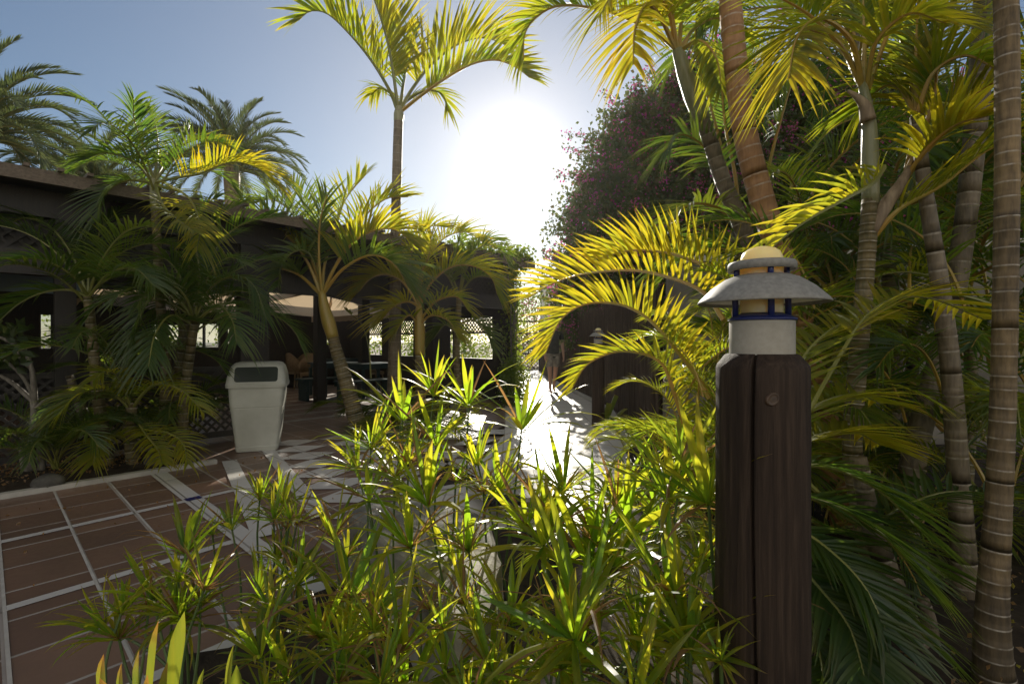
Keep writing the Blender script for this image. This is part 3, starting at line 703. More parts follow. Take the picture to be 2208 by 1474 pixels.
L1 = lamp((538 / F, 1.0, 0), 'large bollard lamp on a thick cracked log in the foreground, right of the bright palm')
L2 = copy_tree(L1); L2.location = (186 / F * 6.84, 6.84, 0); L2.rotation_euler.z = 1.1; L2['label'] = 'smaller distant bollard lamp beside the sunny path, half behind a palm frond'
# ------------------------------------------------------------------ flat rock, drain, gate, fences
rk = thing('flat_rock', gp(900, 1180, .42), 'large grey rock with a flat sunlit top among the sedges', 'rock')
b = MB(); top = [(738, 1098, .40), (790, 1082, .41), (900, 1078, .41), (985, 1082, .42), (1060, 1118, .42), (1075, 1200, .44), (1040, 1330, .44), (985, 1350, .43), (905, 1235, .42), (820, 1160, .41)]
pts = [gp(*p) for p in top]; cen = sum(pts, V((0, 0, 0))) / len(pts)
def ringpts(sc, dz, jit):
    res = []
    for k, p in enumerate(pts):
        q = pts[(k + 1) % len(pts)]
        for f in (0, .25, .5, .75):
            x = p.lerp(q, f); d = x - cen; v = cen + V((d.x * sc, d.y * sc, d.z)); v.z += dz
            v += V((rng.uniform(-jit, jit), rng.uniform(-jit, jit), rng.uniform(-jit, jit) * .5)); res.append(b.add(v))
    return res
rings = [ringpts(.25, .012, .006), ringpts(.55, .010, .010), ringpts(.82, .006, .009), ringpts(.95, 0, .008), ringpts(1.0, -.02, .012), ringpts(1.03, -.10, .02), ringpts(1.05, -.22, .025), ringpts(1.08, -.42, .02)]
for p, q in zip(rings, rings[1:]):
    for k in range(len(p)): b.face(p[k], q[k], q[(k + 1) % len(p)], p[(k + 1) % len(p)])
c_ = b.add(cen + V((0, 0, .012)))
for k in range(len(rings[0])): b.face(rings[0][k], rings[0][(k + 1) % len(rings[0])], c_)
b.build('stone', M['rock'], rk)
dr = thing('drain_grate', gp(1085, 1062, .12), 'black honeycomb grate lying on the pale slab behind the rock', 'drain grate')
b = MB(); o_ = gp(1048, 1085, .13); ax, ay = V((1, .05, 0)).normalized(), V((-.05, 1, 0)).normalized()
for i in range(9):
    for j in range(6):
        c = o_ + ax * (.02 + i * .026 + .013 * (j % 2)) + ay * (.02 + j * .024)
        for k in range(6):
            a0_, a1_ = R(60 * k + 30), R(60 * k + 90); p, q = c + (ax * math.cos(a0_) + ay * math.sin(a0_)) * .0145, c + (ax * math.cos(a1_) + ay * math.sin(a1_)) * .0145
            if k < 3 or j == 0 or i == 0: b.bar(p, q, .005, .018)
b.build('honeycomb', M['rubber'], dr); b = MB(); b.box((-.01, -.012, -.03), (.26, .16, -.012), Matrix.Translation(o_)); b.build('tray', M['rubber'], dr)
sheet('pale_slab', [gp(1005, 1078), gp(1050, 1040), gp(1180, 1040), gp(1190, 1100), gp(1060, 1120)], .115, M['kerb'], 'structure', .03)
# gate at the end of the path
gt = thing('garden_gate', (.55, 19.9, 0), 'lattice gate closing the far end of the sunny path', 'gate')
b = MB(); lattice(b, V((.02, 19.9, .10)), V((1, 0, 0)), UP, 1.06, .58, .11, .035, .012, V((0, 1, 0))); lattice(b, V((.02, 19.9, .98)), V((1, 0, 0)), UP, 1.06, .52, .11, .035, .012, V((0, 1, 0))); b.build('lattice_panel', M['wood'], gt)
b = MB()
for z in (.06, .72, .93, 1.55): b.bar((0, 19.92, z), (1.1, 19.92, z), .05, .07)
for x in (-.03, 1.13): b.bar((x, 19.92, 0), (x, 19.92, 2.02), .07, .07)
b.bar((-.2, 19.92, 2.05), (1.3, 19.92, 2.05), .07, .06); b.build('gate_frame', M['darkwood'], gt)
b = MB()
for k in range(8): b.bar((.1 + k * .13, 19.9, 1.58), (.1 + k * .13, 19.9, 2.0), .02, .02)
b.build('bar', M['darkwood'], gt)
# brushwood fence along the path
fe = thing('brushwood_fence', (1.6, 9.3, 0), 'brown brushwood screen fence running along the right side of the path', 'fence')
def brush(b, p, q, h, n):
    p, q = V((*p, 0)), V((*q, 0)); d = (q - p); Ln = d.length; s = V((-d.y, d.x, 0)).normalized()
    for k in range(n):
        x = p.lerp(q, (k + rng.random()) / n) + s * rng.uniform(-.035, .035); hh = h + rng.uniform(-.14, .06); ln = V((rng.uniform(-.05, .05), rng.uniform(-.05, .05), hh))
        m_ = x + ln * .5 + V((rng.uniform(-.012, .012), rng.uniform(-.012, .012), 0)); b.tube([x, m_, x + ln], [.011, .009, .004], 4, cap=False)
b = MB(); fpts = [(1.20, 19.8), (1.26, 15.4), (1.76, 9.3), (1.95, 6.6)]
for p, q, n in zip(fpts, fpts[1:], (520, 900, 620)): brush(b, p, q, 1.88, n)
b.build('brushwood', M['brush'], fe)
b = MB()
for p, q in zip(fpts, fpts[1:]): b.bar((p[0] + .03, p[1], .85), (q[0] + .03, q[1], .85), .04, 1.62)
b.build('backing', M['brush'], fe)
for x, y in ((1.30, 15.2), (1.84, 9.2), (2.02, 6.65), (1.24, 19.7)): b = MB(); b.tube([(x, y, 0), (x, y, 1.95)], .05, 10); b.build('fence_post', M['post'], fe)
gw = thing('garden_wall', (4, 5.4, 0), 'rough plastered garden wall in shade behind the palm trunks on the right', 'wall')
b = MB(); b.bar((2.1, 6.6, 1.1), (9.5, 4.1, 1.1), .2, 2.3); b.build('wall', M['plaster'], gw); b = MB(); b.bar((2.05, 6.62, 2.29), (9.5, 4.1, 2.29), .30, .08); b.build('coping', M['kerb'], gw)
# white building far beyond the gate
wb = thing('white_house', (3.6, 34, 0), 'pale flat roofed house far beyond the path gate', 'house')
b = MB(); wallgrid(b, V((2.2, 33, 0)), V((1, 0, 0)), 5, 5.2, [(.8, 1.6, 2.9, 4.1), (2.6, 3.4, 2.9, 4.1)], .2); b.box((2.2, 33.2, 0), (7.2, 38, 5.18)); b.build('wall', simple('white_render', (.6, .58, .54), (.7, .68, .64), 3, .8, .1), wb); b = MB(); b.box((2.1, 32.85, 5.2), (7.3, 38.1, 5.4)); b.build('roof', M['kerb'], wb)
for x in (3.0, 4.8): b = MB(); b.box((x, 33.0 - .05, 2.9), (x + .8, 33.0 - .02, 4.1)); b.build('window', M['flap'], wb)
# ================================================================== PALMS
def palm(name, base, label, cat='palm', group=None): return thing(name, base, label, cat, group)
G_L = 'areca palms in the bed before the pavilion'; G_R = 'areca palms behind the lamp on the right'; G_D = 'date palms beyond the pavilion roof'
D2R = math.pi / 180
# --- slim tall palm against the sky
p = palm('areca_palm', at(848, 897, 7.5), 'tall slim palm whose crown stands alone against the sky, nearest the sun')
TP = [(848, 900), (852, 700), (853, 500), (857, 330), (860, 240)]
trunk(p, [at(x, y, 7.5) for x, y in TP], [pw(30, 7.5), pw(26, 7.5), pw(21, 7.5), pw(20, 7.5), pw(19, 7.5)], M['trunk_grey'], .12, rbump=.04)
shaft(p, [at(x, y, 7.5) for x, y in ((859, 262), (860, 248), (861, 230))], [pw(20, 7.5), pw(22, 7.5), pw(12, 7.5)], M['shaft'])
Y = 7.5
def H_(path, dY=0, Y0=None): # path in photo pixels with a depth drift
    Y0 = Y0 or Y; n = len(path); return [(x, y, Y0 + dY * k / (n - 1)) for k, (x, y) in enumerate(path)]
big = dict(n=46, L=1.1, wd=.046, t0=.22, vee=1.0, droop=.12, a0=1.05, a1=.4, r0=.03, hue=.45, dry=.35)
hero(p, H_([(857, 238), (840, 195), (800, 130), (750, 70), (705, 30), (668, 25), (643, 45)], .5), leaf=M['areca'], stalk=M['stalk_g'], **big)
hero(p, H_([(859, 236), (850, 170), (838, 100), (818, 30), (790, -40), (760, -70)], -.3), leaf=M['areca'], stalk=M['stalk_g'], **{**big, 'hue': .6})
hero(p, H_([(864, 236), (890, 190), (930, 140), (985, 97), (1040, 82), (1085, 95), (1100, 112)], .9), stalk=M['stalk_g'], **{**big, 'hue': .6})
hero(p, H_([(866, 240), (910, 205), (960, 170), (1020, 138), (1070, 130), (1112, 145), (1142, 168)], -.6), leaf=M['areca'], stalk=M['stalk_o'], **{**big, 'L': .72})
hero(p, H_([(863, 236), (872, 170), (888, 110), (905, 55)], .8), leaf=M['areca_dark'], stalk=M['stalk_g'], **{**big, 'n': 30, 'L': .6})
hero(p, H_([(862, 238), (880, 215), (920, 195), (955, 205), (965, 240)], .7), stalk=M['stalk_g'], **{**big, 'n': 24, 'L': .5, 'vee': .3, 'droop': .4})
hero(p, H_([(858, 238), (845, 205), (820, 190), (800, 205)], .4), stalk=M['stalk_g'], **{**big, 'n': 18, 'L': .45, 'vee': .2, 'droop': .5})
# --- leaning young palm at the pavilion opening
Y = 6.3
p = palm('areca_palm', at(776, 935, Y), 'young palm with a curved yellowish stem leaning in the pavilion opening')
trunk(p, [at(x, y, Y) for x, y in ((776, 935), (762, 880), (742, 810), (725, 755), (716, 722))], [pw(38, Y), pw(33, Y), pw(29, Y), pw(25, Y), pw(22, Y)], M['trunk_green'], .06, rbump=.05)
shaft(p, [at(x, y, Y) for x, y in ((718, 728), (710, 700), (700, 665), (693, 628))], [pw(24, Y), pw(29, Y), pw(22, Y), pw(15, Y)], M['shaft_o'])
yk = dict(n=36, L=.72, wd=.034, t0=.3, vee=.85, droop=.25, a0=1.2, a1=.4, r0=.024, hue=.5, dry=.35)
hero(p, H_([(692, 635), (668, 575), (640, 530), (605, 500), (572, 502), (545, 535), (530, 590)], .3), **{**yk, 'hue': .7, 'droop': .5, 'n': 40})
hero(p, H_([(693, 632), (675, 570), (655, 510), (625, 455), (585, 430), (545, 440)], 1.0), leaf=M['areca_dark'], **yk)
hero(p, H_([(695, 630), (700, 570), (722, 500), (745, 430), (790, 375)], .9), **{**yk, 'hue': .5, 'L': .7})
hero(p, H_([(697, 632), (720, 580), (760, 525), (805, 498), (850, 495), (885, 520)], -.2), **{**yk, 'hue': .65, 'L': .68, 'vee': 1.1})
hero(p, H_([(694, 630), (688, 560), (690, 480), (705, 420)], -.3), leaf=M['areca_dark'], **{**yk, 'n': 24})
hero(p, H_([(697, 632), (730, 560), (775, 480), (830, 430), (880, 425)], 1.2), **{**yk, 'hue': .5})
for path, dY in (([(692, 632), (660, 560), (600, 480), (540, 455), (500, 480)], .5), ([(694, 630), (680, 540), (660, 450), (625, 395)], .7), ([(698, 632), (740, 580), (800, 550), (850, 570), (880, 620)], -.5), ([(691, 634), (640, 590), (580, 580), (545, 620)], .3)):
    hero(p, H_(path, dY), leaf=M['areca_dark'], **yk)
hero(p, H_([(690, 600), (665, 545), (630, 545), (605, 580), (600, 615)], -.8), leaf=M['areca_dark'], stalk=M['stalk_g'], **{**yk, 'n': 22, 'L': .4, 'r0': .01})
# --- bushy palm by the corner
Y = 7.1
p = palm('areca_palm', at(908, 920, Y), 'bushy yellow green palm right of the tall slim trunk, before the pavilion corner')
trunk(p, [at(x, y, Y) for x, y in ((910, 920), (907, 840), (905, 760))], [pw(26, Y), pw(22, Y), pw(20, Y)], M['trunk_green'], .08)
shaft(p, [at(x, y, Y) for x, y in ((905, 765), (905, 720), (903, 660))], [pw(21, Y), pw(24, Y), pw(13, Y)], M['shaft_o'])
bk = dict(n=34, L=.62, wd=.03, t0=.25, vee=.8, droop=.3, a0=1.2, a1=.4, r0=.02, hue=.6, dry=.5)
for path, dY, kw in (([(903, 655), (885, 590), (890, 535), (925, 490), (965, 490)], .3, {}), ([(905, 660), (930, 610), (975, 575), (1025, 575), (1060, 600), (1072, 635)], 0, {}),
                     ([(900, 655), (870, 610), (835, 592), (800, 600), (775, 628)], -.2, {'hue': .8}), ([(902, 660), (880, 650), (850, 660), (822, 690)], -.5, {'n': 20, 'hue': .8}),
                     ([(905, 655), (915, 580), (950, 520), (1000, 500), (1040, 520)], .9, {}), ([(903, 655), (865, 580), (830, 520), (800, 510), (770, 545)], .6, {'hue': .7}),
                     ([(906, 690), (940, 650), (985, 640), (1010, 670)], -.3, {'n': 20, 'L': .4}), ([(905, 700), (930, 680), (965, 690), (990, 730)], -.6, {'n': 18, 'L': .4}), ([(903, 700), (880, 680), (850, 720)], -.4, {'n': 16, 'L': .4}), ([(905, 650), (905, 600), (925, 550), (930, 500)], -.4, {'n': 24})):
    hero(p, H_(path, dY), **{**bk, **kw})
for k in range(7): lib_frond(p, 'low', k % 4, at(908 + rng.uniform(-14, 14), 905, Y), rng.uniform(0, 6.28), rng.uniform(.7, 1.0), leaf=M['areca'])
Y = 7.9
p = palm('areca_palm', at(1010, 905, Y), 'small slender palm nearest the ivy clad corner of the pavilion')
trunk(p, [at(x, y, Y) for x, y in ((1000, 900), (985, 780), (990, 640))], [pw(17, Y), pw(14, Y), pw(12, Y)], M['trunk_green'], .09)
for path, dY in (([(990, 640), (975, 580), (990, 520), (995, 490)], 0), ([(990, 640), (1010, 570), (1040, 530), (1080, 540), (1100, 580)], .2), ([(988, 640), (1020, 600), (1060, 600), (1085, 640)], -.4), ([(988, 640), (960, 590), (930, 600), (920, 640)], -.2), ([(990, 640), (1005, 560), (1045, 515), (1085, 520)], .5), ([(989, 700), (1020, 690), (1050, 720), (1060, 750)], -.3), ([(988, 720), (960, 700), (935, 730)], -.2)):
    hero(p, H_(path, dY), leaf=M['areca_dark'], stalk=M['stalk_g'], **{**bk, 'n': 24, 'L': .45, 'hue': .5})
# --- low ferny palms at the foot of those
for (x, y, lab) in ((812, 925, 'low ferny young palm at the foot of the leaning palm stem'), (925, 930, 'low ferny young palm at the foot of the bushy palm, behind the tall sedges'), (850, 900, 'low young palm with a long bare arching shoot beside the tall trunk')):
    b0_ = gp(x, y); p = palm('young_palm', b0_, lab, 'palm', 'low palms at the pavilion opening')
    for k in range(11): lib_frond(p, 'low', k % 4, b0_ + V((rng.uniform(-.1, .1), rng.uniform(-.1, .1), 0)), k * 2.4 + rng.uniform(-.3, .3), rng.uniform(.7, 1.05), tilt=rng.uniform(-.1, .15), leaf=M['areca_dark'] if k % 2 else M['areca'])
    if x == 850:
        lf, sk = frond_mesh([at(q[0], q[1], b0_.y - .5) for q in ((800, 815), (795, 750), (780, 700), (745, 668))], n=10, L=.12, wd=.02, t0=.9, r0=.012); o = lf.build('frond', M['areca'], p); sk.build('leaf_stalk', M['stalk_g'], o)
# --- left clump in the bed
def stems(p, lst):
    for (pts, Yd, w0, w1, m) in lst: trunk(p, [at(x, y, Yd) for x, y in pts], [pw(w0 + (w1 - w0) * k / (len(pts) - 1), Yd) for k in range(len(pts))], M[m], .075, rbump=.05)
dk = dict(n=32, L=.42, wd=.021, t0=.22, vee=.5, droop=.35, a0=1.15, a1=.4, r0=.014, hue=.3, dry=.3)
Y = 4.55
p = palm('areca_palm', at(236, 1010, Y), 'dark green palm on the left with a thin ringed trunk beside the bare shrub', group=G_L)
stems(p, [([(236, 1012), (215, 880), (200, 740), (190, 640)], Y, 24, 17, 'trunk_green')])
for path, dY, kw in (([(190, 640), (150, 625), (95, 630), (40, 655), (-10, 700)], -.3, {}), ([(188, 635), (160, 560), (110, 490), (50, 470), (0, 500)], .1, {}), ([(190, 630), (190, 560), (170, 500), (130, 470)], .5, {}),
                     ([(192, 632), (220, 560), (270, 500), (330, 485)], -.3, {'hue': .6}), ([(192, 640), (235, 590), (290, 580), (335, 620)], -.5, {}), ([(190, 635), (150, 590), (90, 560), (20, 560)], -.6, {}), ([(190, 635), (210, 570), (215, 500), (260, 450)], .6, {})):
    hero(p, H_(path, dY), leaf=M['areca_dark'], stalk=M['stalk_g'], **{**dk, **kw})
Y = 4.95
p = palm('areca_palm', at(350, 960, Y), 'tallest palm of the left bed, its crown rising above the pavilion eave', group=G_L)
stems(p, [([(350, 962), (358, 800), (345, 640), (335, 450)], Y, 22, 16, 'trunk_green'), ([(372, 955), (385, 800), (400, 690)], Y + .15, 22, 18, 'trunk_green')])
shaft(p, [at(x, y, Y) for x, y in ((335, 455), (333, 420), (330, 385))], [pw(17, Y), pw(19, Y), pw(10, Y)], M['shaft'])
for path, dY, kw in (([(330, 390), (285, 330), (240, 270), (195, 225), (155, 208)], .2, {'hue': .4}), ([(331, 385), (310, 320), (290, 260), (288, 210)], -.3, {'n': 30}), ([(332, 385), (340, 330), (335, 270), (310, 225)], .4, {'hue': .45, 'L': .45}),
                     ([(333, 388), (370, 330), (430, 300), (480, 310)], .8, {'hue': .5}), ([(333, 395), (375, 385), (430, 375), (500, 350), (560, 365), (590, 395)], -.3, {'hue': .75, 'L': .48, 'vee': .9, 'n': 42}),
                     ([(330, 395), (290, 350), (230, 330), (180, 345)], -.4, {}), ([(334, 390), (380, 330), (405, 280), (410, 265)], .2, {'n': 24, 'L': .25}), ([(331, 395), (270, 390), (225, 420), (210, 470)], -.5, {}),
                     ([(335, 400), (400, 420), (430, 480), (425, 540)], -.6, {'hue': .6}), ([(334, 395), (350, 440), (380, 470), (420, 500)], -.7, {'hue': .7})):
    hero(p, H_(path, dY), leaf=M['areca'] if kw.get('hue', 0) > .45 else M['areca_dark'], stalk=M['stalk_g'], **{**dk, **kw})
Y = 4.9
p = palm('areca_palm', at(380, 965, Y), 'palm of the left bed with one broad frond hanging beside the bin', group=G_L)
stems(p, [([(392, 965), (398, 850), (410, 760), (420, 690)], Y, 22, 17, 'trunk_green')])
for path, dY, kw in (([(420, 690), (455, 620), (510, 595), (550, 620), (575, 690)], -.2, {'L': .44, 'vee': .2}), ([(418, 690), (440, 600), (470, 530), (520, 500)], .4, {}), ([(417, 690), (395, 610), (360, 560), (320, 560)], -.3, {}), ([(418, 690), (380, 640), (330, 640), (295, 700), (290, 760)], -.5, {'L': .42}),
                     ([(420, 690), (430, 610), (420, 530), (385, 480)], -.2, {}), ([(420, 695), (470, 660), (500, 690), (510, 740)], -.6, {}), ([(420, 690), (470, 610), (560, 560), (610, 570)], .7, {}), ([(418, 690), (400, 640), (350, 600), (260, 590)], -.6, {}), ([(420, 690), (445, 570), (510, 490), (600, 465)], .1, {'L': .5}), ([(420, 690), (432, 560), (470, 470), (540, 430)], .3, {'L': .5, 'hue': .5}), ([(418, 690), (408, 560), (440, 450), (480, 420)], .2, {'L': .45}), ([(417, 700), (370, 680), (335, 720), (320, 790)], -.7, {'vee': .2})):
    hero(p, H_(path, dY), leaf=M['areca_dark'], stalk=M['stalk_g'], **{**dk, **kw})
Y = 4.6
p = palm('areca_palm', at(290, 1015, Y), 'low yellowish palm of the left bed, its short fronds fanning over the kerb', group=G_L)
stems(p, [([(290, 1020), (280, 930), (285, 870)], Y, 26, 20, 'trunk_green'), ([(240, 1000), (175, 880), (150, 810)], Y + .1, 22, 14, 'trunk_grey')])
for k in range(19):
    a_ = rng.uniform(0, 6.28); x, y = ((285, 880), (240, 940), (330, 930), (255, 860))[k % 4]
    lib_frond(p, 'low', k % 4, at(x, y, Y + rng.uniform(-.1, .15)), a_, rng.uniform(.55, .85), tilt=rng.uniform(-.3, .25), leaf=M['areca'] if k % 3 else M['areca_dark'])
for path, kw in (([(285, 880), (330, 830), (390, 840), (440, 890)], {}), ([(285, 885), (230, 840), (170, 850), (120, 900)], {}), ([(288, 890), (310, 930), (340, 970), (350, 1000)], {}), ([(283, 880), (260, 820), (230, 800), (200, 820)], {}), ([(285, 960), (250, 940), (215, 960), (200, 1000)], {}), ([(290, 960), (340, 930), (390, 950), (405, 1000)], {})):
    hero(p, H_(path, -.6), stalk=M['stalk_g'], **{**dk, 'n': 24, 'L': .3, 'hue': .55, **kw})
for (x, y, Yd, lab) in ((120, 1010, 4.3, 'shadowy palm at the far left behind the bare pale shrub'), (388, 935, 5.3, 'small shadowy palm tucked between the left bed palms and the bin')):
    p = palm('young_palm', at(x, y, Yd), lab, 'palm', 'shaded young palms of the left bed')
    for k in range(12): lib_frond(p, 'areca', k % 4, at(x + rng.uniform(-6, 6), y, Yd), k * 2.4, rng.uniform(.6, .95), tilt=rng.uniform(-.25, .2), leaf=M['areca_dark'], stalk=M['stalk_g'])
for par, cx, cy, Yc, n_ in (('with a thin ringed trunk', 190, 640, 4.6, 7), ('tallest palm', 335, 405, 4.95, 5), ('tallest palm', 395, 690, 5.1, 6), ('one broad frond', 420, 690, 4.95, 8), ('low yellowish', 255, 800, 4.75, 8)):
    q = [o for o in COL.objects if o.parent is None and par in o.get('label', '')][0]
    for k in range(n_): lib_frond(q, 'areca', k % 4, at(cx + rng.uniform(-8, 8), cy + rng.uniform(-10, 40), Yc), k * 2.4 + rng.uniform(-.4, .4), rng.uniform(.7, 1.0), tilt=rng.uniform(-.3, .15), leaf=M['areca_dark'], stalk=M['stalk_g'])
# --- date palms beyond the roof
for (x, y, Yd, sc, lab, tr) in ((500, 365, 17, .95, 'date palm with a full round crown above the pavilion roof', 60), (-45, 300, 13, .95, 'date palm at the left edge, only its right hand fronds in view', 60), (205, 420, 18, .95, 'date palm mostly hidden behind the tallest bed palm, long fronds sweeping left', 60)):
    c_ = at(x, y, Yd); p = palm('date_palm', (c_.x, c_.y, 0), lab, 'palm', G_D)
    b = MB(); b.lathe([(.34, 0), (.26, .4), (.23, c_.z - .9), (.25, c_.z - .3), (.24, c_.z), (.15, c_.z + .25), (0, c_.z + .3)], (c_.x, c_.y, 0), 20, fn=lambda a, z, r: 1 + .10 * math.sin(a * 6 + z * 14)); b.build('trunk', M['sheath'], p, True)
    for k in range(64):
        v = k % 4; lib_frond(p, 'date', v, c_, k * 2.39996, sc * rng.uniform(.85, 1.05), tilt=(.42 - .95 * (k / 64) * 1.25) + rng.uniform(-.1, .1))
# --- right hand palms
Y = 2.9
p = palm('areca_palm', at(1830, 1160, Y), 'thick orange brown ringed trunk leaning left, right behind the lamp top', group=G_R)
trunk(p, [at(x, y, Y) for x, y in ((1835, 1170), (1770, 880), (1705, 620), (1672, 520), (1640, 420), (1600, 250), (1574, 0), (1568, -160))], [pw(q * .86, Y) for q in (72, 64, 60, 59, 58, 56, 53, 50)], M['trunk_orange'], .085, rbump=.045, n=18)
Y = 3.3
p = palm('areca_palm', at(1690, 1120, Y), 'pale trunk with a smooth grey crownshaft and one long frond arching left over the sun', group=G_R)
trunk(p, [at(x, y, Y) for x, y in ((1700, 1120), (1660, 800), (1625, 580), (1600, 490), (1555, 380), (1530, 300), (1512, 255))], [pw(q * .9, Y) for q in (46, 42, 40, 39, 36, 34, 32)], M['trunk_grey'], .08, rbump=.05)
shaft(p, [at(x, y, Y) for x, y in ((1515, 262), (1500, 220), (1478, 160), (1460, 108))], [pw(q, Y) for q in (33, 40, 34, 22)], M['shaft'])
rk_ = dict(n=38, L=.42, wd=.021, t0=.2, vee=.35, droop=.3, a0=1.15, a1=.45, r0=.016, hue=.4, dry=.3)
for path, dY, kw in (([(1458, 108), (1420, 75), (1380, 53), (1309, 25), (1221, 12), (1168, 28), (1133, 70), (1129, 130)], .2, {'vee': .7, 'L': .36, 'n': 60}), ([(1460, 106), (1450, 40), (1440, -60), (1400, -140)], -.2, {}), ([(1464, 106), (1470, 30), (1480, -90)], .2, {}), ([(1466, 108), (1500, 60), (1550, 40), (1590, 80)], .3, {}),
                     ([(1456, 108), (1425, 40), (1395, 10), (1370, 60), (1365, 140)], -.5, {'hue': .85}), ([(1456, 108), (1440, 20), (1390, -30), (1330, -20), (1290, 40)], -.4, {'hue': .6, 'vee': .2}), ([(1466, 108), (1510, 90), (1545, 130), (1555, 190)], -.3, {'hue': .5, 'vee': .1})):
    hero(p, H_(path, dY), stalk=M['stalk_o'], **{**rk_, **kw})
Y = 3.5
p = palm('areca_palm', at(1640, 1090, Y), 'low crowned palm between the two leaning trunks, with long bare leaf stalks', group=G_R)
stems(p, [([(1650, 1090), (1620, 800), (1600, 600), (1592, 500)], Y, 40, 34, 'trunk_grey')])
for path, dY, kw in (([(1595, 480), (1575, 400), (1540, 260), (1505, 130), (1500, 20)], .1, {'t0': .6, 'n': 30}), ([(1594, 480), (1585, 380), (1562, 260), (1560, 150), (1590, 60)], .3, {'t0': .45}), ([(1590, 490), (1570, 420), (1530, 330), (1470, 290), (1430, 330)], -.2, {'n': 30, 'vee': .1, 't0': .4}),
                     ([(1598, 490), (1640, 420), (1680, 270), (1720, 150), (1780, 90)], -.2, {'t0': .5, 'hue': .6}), ([(1592, 490), (1550, 450), (1490, 440), (1440, 480)], -.3, {'hue': .7, 'n': 24})):
    hero(p, H_(path, dY), leaf=M['areca_dark'], stalk=M['stalk_o'], **{**rk_, **kw})
Y = 2.15
p = palm('areca_palm', at(1838, 1000, Y), 'palm with a pale green crownshaft and bright orange leaf stalks, right of the lamp', group=G_R)
trunk(p, [at(x, y, Y) for x, y in ((1905, 1330), (1850, 1060), (1838, 960), (1848, 800), (1862, 640), (1872, 510), (1876, 430))], [pw(q * .8, Y) for q in (60, 50, 46, 44, 42, 40, 38)], M['trunk_green'], .042, rbump=.045, n=18, ringw=.004)
shaft(p, [at(x, y, Y) for x, y in ((1877, 440), (1876, 360), (1874, 270), (1866, 215), (1860, 180))], [pw(q * .82, Y) for q in (38, 42, 38, 30, 20)], M['shaft'])
shaft(p, [at(x, y, Y - .03) for x, y in ((1872, 260), (1864, 228), (1845, 207), (1828, 196))], [pw(q, Y) for q in (30, 24, 14, 6)], M['sheath'], 'broken_sheath')
shaft(p, [at(x, y, Y - .02) for x, y in ((1884, 500), (1905, 450), (1940, 400), (1962, 360))], [pw(q, Y) for q in (14, 30, 24, 12)], M['sheath'], 'old_sheath')
nk = dict(n=28, L=.34, wd=.0185, t0=.34, vee=.55, droop=.3, a0=1.15, a1=.5, r0=.0115, hue=.4, dry=.3)
for path, dY, kw in (([(1857, 185), (1820, 110), (1760, 45), (1690, 0), (1610, -30)], -.1, {'t0': .45}), ([(1860, 182), (1840, 110), (1815, 30), (1790, -60), (1740, -120)], .3, {}), ([(1862, 180), (1863, 80), (1860, -60)], .1, {'t0': .5}), ([(1870, 195), (1900, 110), (1940, 0), (1960, -80)], .1, {'t0': .5}),
                     ([(1858, 184), (1835, 90), (1770, 40), (1720, 80), (1700, 170)], -.3, {'hue': .8, 't0': .5, 'vee': .1}), ([(1868, 190), (1890, 90), (1960, 30), (2040, 50)], -.3, {'hue': .7}), ([(1856, 184), (1800, 90), (1710, 60), (1650, 110)], .4, {'vee': .2, 'hue': .6}),
                     ([(1950, 380), (1985, 300), (2015, 200), (2025, 90), (2060, 20)], -.1, {'hue': .8, 't0': .3}), ([(1950, 385), (1970, 280), (1960, 170), (1985, 60)], .2, {'hue': .7, 't0': .45}), ([(1952, 385), (2000, 320), (2060, 270), (2130, 250)], -.3, {'hue': .75, 't0': .25}),
                     ([(1880, 515), (1940, 450), (2030, 400), (2120, 330), (2190, 300)], -.2, {'hue': .6, 't0': .25}), ([(1950, 385), (2020, 300), (2110, 200), (2200, 150)], -.2, {'hue': .75})):
    hero(p, H_(path, dY), stalk=M['stalk_o'], **{**nk, **kw})
# frond that lies over the lamp top
hero(p, [(1905, 360, 2.05), (1880, 395, 1.95), (1820, 430, 1.85), (1740, 475, 1.8), (1680, 520, 1.78), (1655, 545, 1.78)], stalk=M['stalk_g'], **{**nk, 't0': .05, 'hue': .6, 'vee': 1.15, 'n': 20, 'L': .22, 'wd': .026, 'skip': .1})
Y = 1.6
p = palm('areca_palm', at(2150, 1480, Y), 'ringed brown trunk with a swollen grey foot at the right edge', group=G_R)
trunk(p, [at(x, y, Y) for x, y in ((2152, 1500), (2142, 1440), (2140, 1300), (2152, 1100), (2163, 850), (2170, 500), (2172, 200), (2168, -60))], [pw(q * .66, Y) for q in (125, 104, 82, 68, 64, 62, 62, 62)], M['trunk_brown'], .052, rbump=.05, n=20, foot_dark=.5, ringw=.0035)
Y = 2.6
p = palm('areca_palm', at(1945, 1220, Y), 'grey trunk leaning left behind the ringed edge trunk', group=G_R)
trunk(p, [at(x, y, Y) for x, y in ((1945, 1240), (1968, 1000), (2010, 830), (2050, 680), (2085, 450), (2110, 200), (2130, -60))], [pw(q * .76, Y) for q in (66, 60, 54, 50, 50, 52, 54)], M['trunk_grey'], .10, rbump=.04, n=16)
Y = 2.1
p = palm('areca_palm', at(2080, 1320, Y), 'straight grey trunk just left of the ringed edge trunk', group=G_R)
trunk(p, [at(x, y, Y) for x, y in ((2085, 1330), (2068, 1050), (2050, 800), (2025, 600), (1998, 430), (1975, 250))], [pw(q * .76, Y) for q in (66, 52, 46, 42, 36, 30)], M['trunk_grey'], .09, rbump=.04, n=16)
